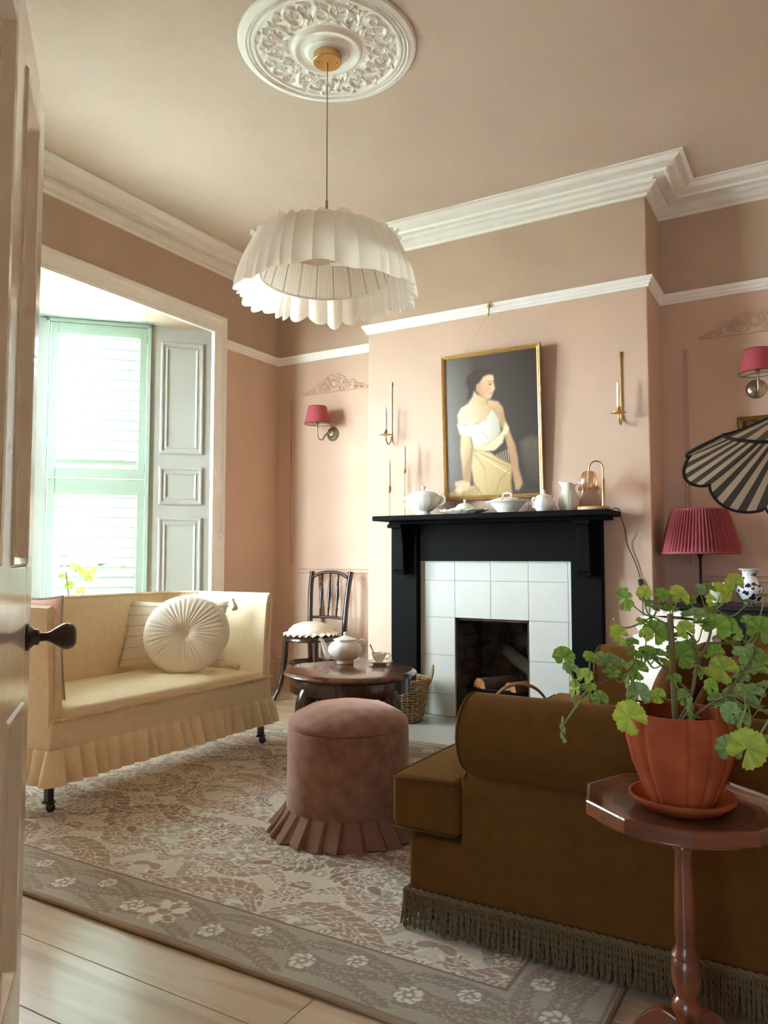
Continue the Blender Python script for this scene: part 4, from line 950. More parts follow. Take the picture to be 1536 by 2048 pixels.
# cushions on the settee
def pillow(w, h, t, n=26, pinch=.07, sag=.0):
    b = MB()
    for sg in (-1, 1):
        def fn(u, v):
            a, c = 2 * u - 1, 2 * v - 1
            x = a * w / 2 * (1 - pinch * (1 - c * c)); z = c * h / 2 * (1 - pinch * (1 - a * a))
            th = max(0.0, (1 - a ** 2) * (1 - c ** 2)) ** .5; return (x, sg * t / 2 * th, z + h / 2 - sag * th)
        b.grid(fn, n, n)
    return b
def tassel(par, loc, rot, s=1.0):
    t = MB(); t.lathe([(0, .012), (.008, .009), (.010, 0), (.007, -.006), (.012, -.014), (.018, -.045), (.016, -.055), (0, -.05)], 14, fn=lambda r, z, a: (r * (1 + (.12 * sin(9 * a) if z < -.01 else 0)), z))
    o = t.build('tassel', 'tassel', par, smooth=True); o.location = loc; o.rotation_euler = rot; o.scale = (s, s, s)
sq = thing('knitted_cushion', 'beige knitted square cushion with raised cords and tassels on the settee', 'cushion', (.785, -1.875, .425), rot=(math.radians(-20), 0, math.radians(30)))
w_, h_, t_ = .57, .375, .11
pillow(w_, h_, t_).build('cover', 'knit', sq, smooth=True, subsurf=1)
for c in (-.78, -.45, -.12, .2, .52, .8):
    pts = []
    for k in range(31):
        a = -1 + 2 * k / 30; x = a * w_ / 2 * (1 - .07 * (1 - c * c)); z = c * h_ / 2 * (1 - .07 * (1 - a * a)) + h_ / 2; pts.append((x, -t_ / 2 * max(0, (1 - a * a) * (1 - c * c)) ** .5 - .001, z))
    MB().tube(pts, .0035, 6).build('cord', 'tassel', sq, smooth=True)
for (x, z, ro) in ((-w_ / 2 - .008, h_ + .002, 1.0), (w_ / 2 + .012, h_ - .004, -.3), (-w_ / 2 - .02, .016, 1.3), (w_ / 2 + .02, .018, -1.35)): tassel(sq, (x, -.005, z), (0, ro, 0), 1.0)
rc_ = thing('round_cushion', 'round cream velvet cushion with radiating pleats and centre button', 'cushion', (.945, -1.95, .418), rot=(math.radians(-17), 0, math.radians(30)))
nA = 180
plt = RNG.uniform(.4, 1.0, 40)
def rcf(sg):
    def fn(u, v):
        a = u * 2 * pi; s_ = v; R_ = .222
        th = (.055 * (1 - s_ ** 4) ** .5) * (1 - .72 * math.exp(-(s_ / .16) ** 2)) if s_ < 1 else 0
        k = int(a / (2 * pi) * 40) % 40; pl_ = (.5 - abs(((a / (2 * pi) * 40) % 1) - .5)) * 2
        th -= .007 * plt[k] * (1 - pl_) * min(1, (1 - s_) * 3.0) * min(1, s_ * 5)
        r = s_ * R_ * (1 + .012 * sin(3 * a + 1))
        return (r * cos(a), sg * th, r * sin(a) * .92 + .205)
    return fn
rb = MB()
for sg in (-1, 1): rb.grid(rcf(sg), 240, 18, wrapu=True)
rb.build('cover', 'cream', rc_, smooth=True)
MB().lathe([(0, .008), (.012, .006), (.016, 0), (.014, -.004)], 20, T=TR(0, -.018, .205, rx=pi / 2)).build('button', 'cream', rc_, smooth=True)
pk = thing('pink_cushion', 'pink striped cushion with white piping beside the left arm of the settee', 'cushion', (.91, -2.745, .43), rot=(math.radians(-3), 0, math.radians(180)))
pillow(.36, .42, .09).build('cover', 'pinkstripe', pk, smooth=True, subsurf=1)
pts = []
for k in range(80):
    q = k / 80 * 4; s_ = int(q); f_ = q - s_; a, c = [(-1 + 2 * f_, -1), (1, -1 + 2 * f_), (1 - 2 * f_, 1), (-1, 1 - 2 * f_)][s_]
    pts.append((a * .18 * (1 - .07 * (1 - c * c)), 0, c * .21 * (1 - .07 * (1 - a * a)) + .21))
MB().tube(pts, .004, 6, closed=True).build('piping', 'white', pk, smooth=True)
# ------------------------------------------------------------------ bentwood chair and its seat pad
ch = thing('bentwood_chair', 'dark bentwood chair with turned spindle back in the alcove', 'chair', (.565, -.295, 0), math.radians(-4))
MB().lathe([(0, .452), (.17, .452), (.195, .450), (.203, .44), (.203, .425), (.19, .418), (.17, .43), (0, .435)], 48, fn=lambda r, z, a: (r * (1 - .05 * sin(a)), z)).build('seat', 'chairwood', ch, smooth=True, angle=50)
posts = []
for s_ in (-1, 1):
    p = cr([(s_ * .172, .215, 0), (s_ * .170, .185, .2), (s_ * .162, .165, .43), (s_ * .166, .172, .6), (s_ * .176, .19, .78), (s_ * .182, .215, .905)], 6); posts.append(p)
    MB().tube(p, [.018] * 12 + [.0195] * (len(p) - 12), 10).build('back_post', 'chairwood', ch, smooth=True, angle=50)
    MB().tube(cr([(s_ * .135, -.13, .43), (s_ * .145, -.14, .25), (s_ * .16, -.165, .1), (s_ * .185, -.205, 0)], 6), [.022] * 7 + [.0195] * 6 + [.0145] * 6, 10).build('leg', 'chairwood', ch, smooth=True, angle=50)
MB().tube(cr([(-.172, .196, .86), (-.09, .205, .893), (0, .208, .902), (.09, .205, .893), (.172, .196, .86)], 6), .0125, 10).build('top_rail', 'chairwood', ch, smooth=True)
MB().tube(cr([(-.16, .172, .565), (0, .178, .572), (.16, .172, .565)], 6), .0105, 10).build('lower_rail', 'chairwood', ch, smooth=True)
for k in (-1, 0, 1):
    zz = [.57, .60, .63, .64, .65, .70, .74, .78, .83, .835, .845, .895]; rr_ = [.006, .0065, .0085, .013, .008, .0125, .0155, .0125, .0075, .0125, .0075, .006]
    MB().tube([(k * .075, .176 + (z - .57) * .09, z - (.006 if k else 0)) for z in zz], rr_, 10).build('spindle', 'chairwood', ch, smooth=True)
for (z, r) in ((.26, .17), (.245, .155)): MB().tube([(r * cos(a), r * sin(a) - .0 + .01, z) for a in np.linspace(0, 2 * pi, 40, endpoint=False)], .0085, 8, closed=True).build('foot_ring', 'chairwood', ch, smooth=True)
cc = thing('chair_cushion', 'cream broderie seat cushion with frilled edge on the bentwood chair', 'cushion', (.555, -.30, .453))
MB().lathe([(0, .002), (.15, .002), (.166, .018), (.158, .045), (.125, .075), (.065, .094), (0, .098)], 44).build('cover', 'eyelet', cc, smooth=True)
def frl(u, v):
    a = u * 2 * pi; w = sin(a * 24 + sin(a * 5)); r = .155 + .045 * v; return (r * cos(a), r * sin(a), .03 - .020 * v + .008 * v * w)
MB().grid(frl, 300, 5, wrapu=True).build('frill', 'cream', cc, smooth=True, fix=False)
# ------------------------------------------------------------------ coffee table and tea things
TC = (1.727, -1.599); TZ = .4435
tb = thing('coffee_table', 'low round mahogany coffee table with cabriole legs', 'table', (TC[0], TC[1], .0165), math.radians(-15))
MB().lathe([(0, TZ), (.30, TZ), (.312, TZ - .003), (.322, TZ - .009), (.328, TZ - .016), (.326, TZ - .024), (.312, TZ - .03), (.3, TZ - .034), (0, TZ - .034)], 72).build('table_top', 'mahog', tb, smooth=True, angle=40)
MB().lathe([(.295, TZ - .034), (.298, TZ - .04), (.298, .345), (.29, .338), (.27, .338), (.27, TZ - .034)], 72).build('apron', 'mahogdark', tb, smooth=True, angle=40)
for k in range(4):
    a = k * pi / 2; pth = cr([(.255, 0, .36), (.275, 0, .315), (.285, 0, .25), (.268, 0, .17), (.245, 0, .09), (.25, 0, .045), (.275, 0, .018)], 6)
    MB().tube(pth, crs([.046, .050, .046, .033, .020, .021, .030], 6), 14, T=TR(rz=a)).build('leg', 'mahogdark', tb, smooth=True)
    MB().lathe([(0, .0), (.028, .0), (.034, .008), (.03, .018), (.02, .024), (0, .026)], 18, T=TR(.275 * cos(a), .275 * sin(a), 0)).build('foot', 'mahogdark', tb, smooth=True)
def lobe(n, am): return lambda r, z, a: (r * (1 + am * abs(cos(n * a / 2)) - am * .5), z)
tpz = TZ + .0170
tpo = thing('teapot', 'white lobed china teapot with ball finial on the coffee table', 'teapot', (1.604, -1.459, tpz), math.radians(30.3))
MB().lathe([(0, .0), (.044, 0), (.046, .004), (.043, .012), (.046, .018), (.066, .03), (.083, .05), (.089, .07), (.084, .09), (.068, .108), (.054, .116), (.058, .122), (.05, .124)], 64, fn=lambda r, z, a: (r * (1 + (.035 * abs(cos(5 * a)) - .02 if .015 < z < .112 else 0)), z)).build('body', 'china', tpo, smooth=True)
MB().lathe([(0, .146), (.012, .144), (.016, .14), (.03, .135), (.052, .127), (.06, .123), (.058, .120), (0, .118)], 64, fn=lambda r, z, a: (r * (1 + (.04 * cos(10 * a) if r > .045 else 0)), z)).build('lid', 'china', tpo, smooth=True)
MB().lathe([(0, .162), (.006, .161), (.010, .155), (.010, .150), (.005, .144), (.008, .142)], 18).build('finial', 'china', tpo, smooth=True)
sp1 = cr([(-.07, 0, .035), (-.095, 0, .055), (-.107, 0, .085), (-.118, 0, .113), (-.136, 0, .126)], 6); MB().tube(sp1, crs([.022, .017, .012, .009, .0085], 6), 12).build('spout', 'china', tpo, smooth=True)
hd = cr([(.062, 0, .108), (.082, 0, .118), (.1, 0, .115), (.108, 0, .098), (.1, 0, .075), (.105, 0, .06), (.095, 0, .042), (.075, 0, .034)], 6)
MB().tube(hd, crs([.006, .007, .0075, .0075, .007, .006, .006, .006], 6), 10).build('handle', 'china', tpo, smooth=True)
MB().tube([(x + .084, 0, z + .082) for x, z in spiral(0, 0, .004, .016, 0, 1.4, 20)], .0045, 8).build('handle_scroll', 'china', tpo, smooth=True)
sc_ = (1.768, -1.384)
so_ = thing('saucer', 'white saucer under the teacup on the coffee table', 'saucer', (sc_[0], sc_[1], tpz))
MB().lathe([(0, .0), (.034, 0), (.036, .003), (.058, .009), (.068, .014), (.067, .0155), (.05, .0095), (.03, .006), (0, .006)], 56, fn=lambda r, z, a: (r * (1 + (.012 * cos(9 * a) if r > .045 else 0)), z)).build('dish', 'china', so_, smooth=True)
cu = thing('teacup', 'white fluted teacup with a loop handle beside the teapot', 'teacup', (sc_[0] - .004, sc_[1], tpz + .0062), math.radians(30))
MB().lathe([(0, 0), (.02, 0), (.021, .004), (.018, .007), (.026, .016), (.034, .034), (.04, .05), (.0385, .05), (.033, .035), (.024, .017), (0, .01)], 56, fn=lambda r, z, a: (r * (1 + (.04 * abs(cos(4 * a)) - .02 if z > .01 else 0)), z + (.002 * cos(8 * a) if z > .045 else 0))).build('bowl', 'china', cu, smooth=True)
MB().tube(cr([(.036, 0, .044), (.05, 0, .047), (.058, 0, .036), (.05, 0, .022), (.032, 0, .018)], 6), .003, 8).build('handle', 'china', cu, smooth=True)
ts = thing('teaspoon', 'dark metal teaspoon leaning in the teacup', 'spoon', (sc_[0] - .004, sc_[1], tpz + .02), math.radians(30))
MB().tube([(-.012, 0, .0), (-.03, 0, .04), (-.046, 0, .078)], [.003, .002, .0035], 8).build('spoon_handle', 'bronze', ts, smooth=True)
MB().lathe([(0, .012), (.006, .006), (.007, 0), (.004, -.008), (0, -.01)], 14, T=TR(-.010, 0, .004, ry=-.6)).build('spoon_bowl', 'bronze', ts, smooth=True)
# ------------------------------------------------------------------ wicker baskets and logs
def wicker(par, r0, r1, h, nst=26, rows=15, rad=.0062):
    st_ = MB(); 
    for k in range(nst):
        a = 2 * pi * k / nst; st_.tube([(r0 * cos(a), r0 * sin(a), .004), (r1 * cos(a), r1 * sin(a), h)], .004, 5)
    st_.build('stakes', 'wicker', par, smooth=True)
    for j in range(rows):
        t = (j + .5) / rows; r = r0 + (r1 - r0) * t; z = .006 + (h - .006) * t; n = nst * 4; sg = 1 if j % 2 else -1
        MB().tube([((r + sg * .0052 * cos(pi * q / 4)) * cos(2 * pi * q / n), (r + sg * .0052 * cos(pi * q / 4)) * sin(2 * pi * q / n), z + .002 * sin(q * 1.3 + j)) for q in range(n)], rad * .85, 5, closed=True).build('woven_strand', 'wicker', par, smooth=True)
    for s_ in (0, 1): MB().tube([((r1 + .004 * cos(q * .8 + s_ * pi)) * cos(2 * pi * q / 90), (r1 + .004 * cos(q * .8 + s_ * pi)) * sin(2 * pi * q / 90), h + .008 + .005 * sin(q * .8 + s_ * pi)) for q in range(90)], rad, 6, closed=True).build('rim_braid', 'wicker', par, smooth=True)
    MB().lathe([(0, .004), (r0, .004), (r0, .012), (0, .012)], 24).build('basket_base', 'wicker', par)
lb = thing('log_basket', 'tall brown wicker log basket with loop handles beside the hearth tiles', 'basket', (1.505, -.640, .0125), math.radians(30))
wicker(lb, .105, .155, .245)
for s_ in (1, -1):
    for q in (0, 1): MB().tube(cr([(s_ * .155, -.05 + .004 * q, .235), (s_ * .170, -.045, .285 + .006 * q), (s_ * .176, 0, .325 + .006 * q), (s_ * .170, .045, .285 + .006 * q), (s_ * .155, .05 - .004 * q, .235)], 7), .0075, 7).build('handle', 'wicker', lb, smooth=True)
log('basket_log', 'short log with orange cut end standing in the wicker basket', .20, .044, (1.536, -.662, .105), (0, math.radians(-80), math.radians(-40)), False)
log('basket_log', 'dark bark log standing at the left inside the wicker basket', .20, .040, (1.452, -.612, .10), (0, math.radians(-86), math.radians(150)), False)
b2 = thing('low_basket', 'low wicker basket on the floor under the far side of the coffee table', 'basket', (.98, -.42, .001))
wicker(b2, .13, .15, .10, 22, 7)
bh = thing('handled_basket', 'wicker basket with tall leather wrapped hoop handle in front of the brown sofa', 'basket', (2.47, -1.235, .0150), math.radians(25))
wicker(bh, .12, .15, .17, 24, 10)
for q in (-.012, .012): MB().tube(cr([(-.15, q, .16), (-.135, q, .28), (-.08, q * 1.2, .355), (0, q * 1.4, .38), (.08, q * 1.2, .355), (.135, q, .28), (.15, q, .16)], 7), .0065, 7).build('handle', 'split', bh, smooth=True)
# ------------------------------------------------------------------ ottoman
ot = thing('ottoman', 'round dusty pink velvet ottoman with pleated skirt on the rug', 'ottoman', (2.21, -2.363, .0135))
MB().lathe([(0, .455), (.08, .452), (.15, .437), (.2, .411), (.221, .390), (.225, .378), (.222, .370), (.21, .367), (0, .367)], 72).build('lid', 'pink', ot, smooth=True, angle=50)
MB().lathe([(.20, .367), (.222, .366), (.226, .360), (.227, .2), (.229, .082), (.225, .06), (.2, .06)], 72).build('body', 'pink', ot, smooth=True, angle=50)
NP = 24
def sk(u, v):
    a = u * 2 * pi; f_ = (u * NP) % 1; k = int(u * NP)
    saw = f_ / .82 if f_ < .82 else (1 - f_) / .18
    r = .2305 + .062 * v ** 1.1 + (.006 + .016 * v) * (saw - .5) * (1 + .3 * sin(k * 2.7)); z = .086 - .083 * v + .004 * v * sin(k * 3.1)
    return (r * cos(a + .03 * v * sin(k * 1.9)), r * sin(a + .03 * v * sin(k * 1.9)), max(.0012, z))
MB().grid(sk, NP * 16, 8, wrapu=True).build('pleated_skirt', 'pinkskirt', ot, smooth=True, angle=50, fix=False)
for k in range(4): a = k * pi / 2; MB().lathe([(0, 0), (.02, 0), (.022, .062), (0, .062)], 12, T=TR(.16 * cos(a), .16 * sin(a), 0)).build('foot', 'darkleg', ot)
# ------------------------------------------------------------------ brown velvet sofa
sf = thing('sofa', 'camel brown velvet sofa with rolled arms and long bullion fringe', 'sofa', (3.24, -2.2, 0))
ox, oy = 3.24, -2.2
YS, YF, XF, XA, XBK = -2.93, -1.46, 2.772, 2.927, 3.73
MB().box(XF - ox, XA + .02 - ox, YS - oy, YF - oy, .095, .252).box(XA + .02 - ox, XBK - ox, YS + .03 - oy, YF - .03 - oy, .095, .252).build('base', 'velvet', sf, bevel=.014, bseg=3)
def arm_sec(sg, y0):                                         # profile across the arm, sg points outward
    P = [(y0 - sg * .16, .258), (y0 - sg * .032, .258), (y0 - sg * .032, .098), (y0, .098), (y0, .425)]
    c = (y0 - sg * .062, .535); r = .104
    for k in range(17):
        a = math.radians(-68 + (68 + 200) * k / 16); P.append((c[0] + sg * r * cos(a), c[1] + r * sin(a)))
    P.append((y0 - sg * .16, .42)); return [(p[0] - oy, p[1]) for p in P]
for sg, y0 in ((-1, YS), (1, YF)):
    s_ = arm_sec(sg, y0)
    a_ = MB().extrude(s_, XA - ox, XBK - .06 - ox, axis='x').build('arm', 'velvet', sf, smooth=False, bevel=.022, bseg=4)
    me_ = a_.data; me_.polygons.foreach_set('use_smooth', [True] * len(me_.polygons)); me_.set_sharp_from_angle(angle=math.radians(60))
    MB().tube([(XA + .010 - ox, p[0] + sg * .0, p[1]) for p in s_[4:22]], .0032, 6).build('arm_piping', 'piping', a_, smooth=True)
Tp = [(2.722, YS - .012), (XA - .004, YS - .012), (XA - .004, YS + .172), (3.43, YS + .172), (3.43, YF - .172), (XA - .004, YF - .172), (XA - .004, YF + .012), (2.722, YF + .012)]
cz = [(.262, .030), (.268, .012), (.285, 0), (.395, 0), (.409, .012), (.414, .03)]
cu_ = MB().extrude([(p[0] - ox, p[1] - oy) for p in Tp], .264, .412).build('seat_cushion', 'velvet', sf, bevel=.024, bseg=4)
cu_.data.polygons.foreach_set('use_smooth', [True] * len(cu_.data.polygons))
for z in (.404, .272): MB().tube([(p[0] - ox, p[1] - oy, z) for p in [(XA - .01, YS - .010), (2.728, YS - .010), (2.724, YS + .03), (2.724, YF - .03)]], .0032, 6).build('cushion_piping', 'piping', cu_, smooth=True)
MB().extrude([(3.50 - ox, .25), (3.44 - ox, .42), (3.47 - ox, .62), (3.51 - ox, .70), (3.58 - ox, .735), (3.67 - ox, .725), (3.72 - ox, .68), (XBK - ox, .55), (XBK - ox, .1), (3.5 - ox, .1)], YS + .16 - oy, YF - .16 - oy, axis='y').build('backrest', 'velvet', sf, bevel=.02, bseg=3)
for k in range(2):
    p_ = pillow(.56, .34, .17, 20, .03); bc = p_.build('back_cushion', 'velvet', sf, smooth=True, subsurf=1); bc.location = (3.385 - ox, (YS + .16 + .29 + k * .575) - oy, .415); bc.rotation_euler = (math.radians(-10), 0, math.radians(-90))
MB().tube([(XF - .005 - ox, YF - oy, .106), (XF - .006 - ox, YS - .006 - oy, .106), (XBK - ox, YS - .006 - oy, .106)], .008, 8).build('braid', 'fringe', sf, smooth=True)
rope([(XF - .008 - ox, YS - .010 - oy, .112), (XBK - ox, YS - .010 - oy, .112)], .0055).build('twisted_cord', 'fringe', sf, smooth=True)
sm_ = []
for v in range(4):
    rr_ = random.Random(v); L = .086 - .002 * v; b = MB(); dx = rr_.uniform(-.007, .007); dy = rr_.uniform(.002, .010)
    for s_ in (0, 1):
        pts = []
        for k in range(15):
            t = k / 14; c = t * 15 + s_ * pi; pts.append((dx * t * t + .0024 * cos(c), -dy * t ** 1.5 + .0024 * sin(c), -L * t))
        b.tube(pts, [.0028] * 14 + [.0015], 4)
    sm_.append(b.mesh('fringe_strand', 'fringe', smooth=True))
rf = random.Random(2)
for k in range(128):
    x = XF - .004 + k * .0075
    inst(sm_[k % 4], 'fringe_strand', sf, (x - ox, YS - .010 - oy - rf.uniform(0, .003), .103), (rf.uniform(-.05, .03), rf.uniform(-.05, .05), rf.uniform(-.3, .3)))
for (x, y) in ((XF + .06, YS + .08), (XF + .06, YF - .08), (XBK - .08, YS + .08), (XBK - .08, YF - .08)): MB().box(x - .025 - ox, x + .025 - ox, y - .025 - oy, y + .025 - oy, .0165, .096).build('foot', 'darkleg', sf)
b = MB()
for k in range(190):
    y = YS - .006 + k * .0077; c0 = Vector((XF - .009 - ox, y - oy, .103))
    b.tube([c0, c0 + Vector((-.004, rf.uniform(-.004, .004), -.045)), c0 + Vector((-.008, rf.uniform(-.006, .006), -.084))], [.0038, .0042, .003], 5)
o = b.build('front_fringe', 'fringe', sf, smooth=True); o['kind'] = 'stuff'
def frill_cushion(lab, loc, rot, w=.44, h=.44, t=.13):
    c = thing('frilled_cushion', lab, 'cushion', loc, rot=rot, group='white floral cushions on the sofa')
    pillow(w, h, t, 24, .04).build('cover', 'chintz', c, smooth=True, subsurf=1)
    n = 720
    def fn(u, v):
        q = u * 4; s_ = int(q) % 4; f_ = q - int(q); a, e = [(-1 + 2 * f_, -1), (1, -1 + 2 * f_), (1 - 2 * f_, 1), (-1, 1 - 2 * f_)][s_]
        k = (max(abs(a), abs(e)) ** 1) ; rr = math.hypot(a, e); a2, e2 = a / rr * (rr ** .82), e / rr * (rr ** .82)
        g_ = 1 + (.13 + .015 * cos(u * 2 * pi * 36)) * v; return (a2 * w / 2 * g_, .012 * v * sin(u * 2 * pi * 36), e2 * h / 2 * g_ + h / 2)
    MB().grid(fn, n, 5, wrapu=True).build('frill', 'chintz', c, smooth=True, fix=False)
frill_cushion('white floral cushion with frilled edge leaning on the sofa arm behind the geranium', (3.185, -1.70, .43), (math.radians(-22), 0, math.radians(-38)), .40, .37)
frill_cushion('white floral cushion with frilled edge at the right of the sofa back', (3.33, -2.07, .43), (math.radians(-16), 0, math.radians(-75)), .40, .38)
# ------------------------------------------------------------------ tripod table with potted geranium
TX, TY, TTZ = 3.523, -3.204, .52
tt_ = thing('tripod_table', 'small reddish wood tripod table with raised polygonal rim', 'table', (TX, TY, 0), math.radians(14))
NG = 10; RR_ = .188
def pg(r): return [(r * cos(2 * pi * (k + .5) / NG), r * sin(2 * pi * (k + .5) / NG)) for k in range(NG)]
MB().lathe([(0, TTZ - .012), (.17, TTZ - .012), (.17, TTZ), (.135, TTZ), (0, TTZ)], 60).build('table_top', 'redwood', tt_, smooth=True, angle=30)
MB().lathe([(0, TTZ + .0008), (.130, TTZ + .0008), (.131, TTZ)], 60).build('leather_inset', 'leather', tt_)
MB().sweep([(0, TTZ - .010), (0, TTZ + .013), (.002, TTZ + .016), (.006, TTZ + .0155), (.009, TTZ + .011), (.014, TTZ + .009), (.02, TTZ + .003), (.03, TTZ - .0), (.03, TTZ - .010)], pg(RR_), closed=True, side=1).build('rim', 'redwood', tt_, smooth=True, angle=25)
MB().lathe([(0, TTZ - .010), (.172, TTZ - .011), (.174, TTZ - .016), (.16, TTZ - .022), (.06, TTZ - .028), (0, TTZ - .034)], 40).build('under_mould', 'redwood', tt_, smooth=True)
MB().lathe([(0, TTZ - .03), (.03, TTZ - .032), (.0175, TTZ - .04), (.0168, .455), (.02, .449), (.021, .444), (.0165, .438), (.0165, .42), (.019, .34), (.0195, .285), (.018, .262), (.0225, .252), (.027, .245), (.022, .239), (.0275, .23), (.0282, .212), (.025, .188), (.0195, .174), (.0185, .168), (.026, .160), (.0285, .149), (.026, .139), (.021, .13), (.021, .09), (0, .088)], 36).build('pedestal', 'redwood', tt_, smooth=True, angle=50)
for k in range(3):
    a = math.radians(162 + k * 120); pth = cr([(.012, 0, .105), (.05, 0, .118), (.09, 0, .09), (.125, 0, .04), (.15, 0, .012)], 6)
    l_ = MB(); n = len(pth); vs = []
    for i, p in enumerate(pth):
        t = i / (n - 1); hh = .038 - .024 * t; ww = .011
        vs += [(p.x, -ww, p.z - hh * .5 if t < .9 else .0), (p.x, ww, p.z - hh * .5 if t < .9 else 0), (p.x, ww, p.z + hh * .5), (p.x, -ww, p.z + hh * .5)]
    fs = [(i * 4 + q, i * 4 + (q + 1) % 4, i * 4 + 4 + (q + 1) % 4, i * 4 + 4 + q) for i in range(n - 1) for q in range(4)] + [(3, 2, 1, 0), tuple((n - 1) * 4 + q for q in range(4))]
    l_.add(vs, fs, 0, TR(rz=a)); l_.build('leg', 'redwood', tt_, bevel=.003)
ps = thing('plant_saucer', 'round terracotta saucer on the tripod table', 'saucer', (TX, TY, TTZ + .0015))
MB().lathe([(0, 0), (.075, 0), (.082, .006), (.092, .014), (.099, .02), (.099, .026), (.094, .026), (.084, .014), (.072, .008), (0, .008)], 60).build('dish', 'terra', ps, smooth=True, angle=50)
PZ = TTZ + .0105
pp = thing('potted_geranium', 'scented geranium in a ribbed terracotta pot on the tripod table', 'potted plant', (TX, TY, PZ))
def rib(r, z, a): 
    q = (a * 15 / (2 * pi)) % 1; return (r * (1 + .05 * (1 - abs(2 * q - 1) ** 3) - .03) + (.003 if .46 < q < .54 else 0) * 0, z)
MB().lathe([(0, 0), (.058, 0), (.072, .03), (.09, .075), (.101, .12), (.103, .145), (.098, .165), (.091, .175), (.088, .173), (.092, .155), (.09, .14), (0, .14)], 160, fn=rib).build('pot', 'terra', pp, smooth=True, angle=50)
MB().lathe([(0, .142), (.05, .146), (.091, .142)], 32, fn=lambda r, z, a: (r, z + .004 * sin(7 * a + r * 60))).build('soil', 'soil', pp, smooth=True)
def leaf_mesh(name, mt, seed, fold):
    rr = random.Random(seed); NL = 7; n = 56; vs = [(0, 0, 0)]; fs = []
    for j, s_ in enumerate((.35, .7, 1.0)):
        for k in range(n):
            a = math.radians(-90 + 18) + math.radians(324) * k / (n - 1)
            q = NL * k / (n - 1); lo = abs(sin(pi * q)) ** .5; teeth = .05 * sin(q * 2 * pi * 3)
            r = (.87 + .13 * lo + teeth * s_ ** 3) * s_ * .5
            x, y = r * cos(a + 0), r * sin(a); z = fold * (s_ ** 2) * .12 + .035 * s_ * cos(2 * pi * q) + rr.uniform(-.006, .006) * s_
            z -= .10 * s_ ** 2 * abs(cos(a)) * fold
            vs.append((x, y, z))
    for k in range(n - 1): fs.append((0, 1 + k, 2 + k))
    for j in range(2):
        o_ = 1 + j * n
        for k in range(n - 1): fs.append((o_ + k, o_ + n + k, o_ + n + k + 1, o_ + k + 1))
    return MB().add(vs, fs).mesh(name, mt, smooth=True)
LM = [leaf_mesh('leaf', 'leaf', 1, 1.0), leaf_mesh('leaf', 'leafy', 2, .7), leaf_mesh('leaf', 'leafp', 3, 1.3)]
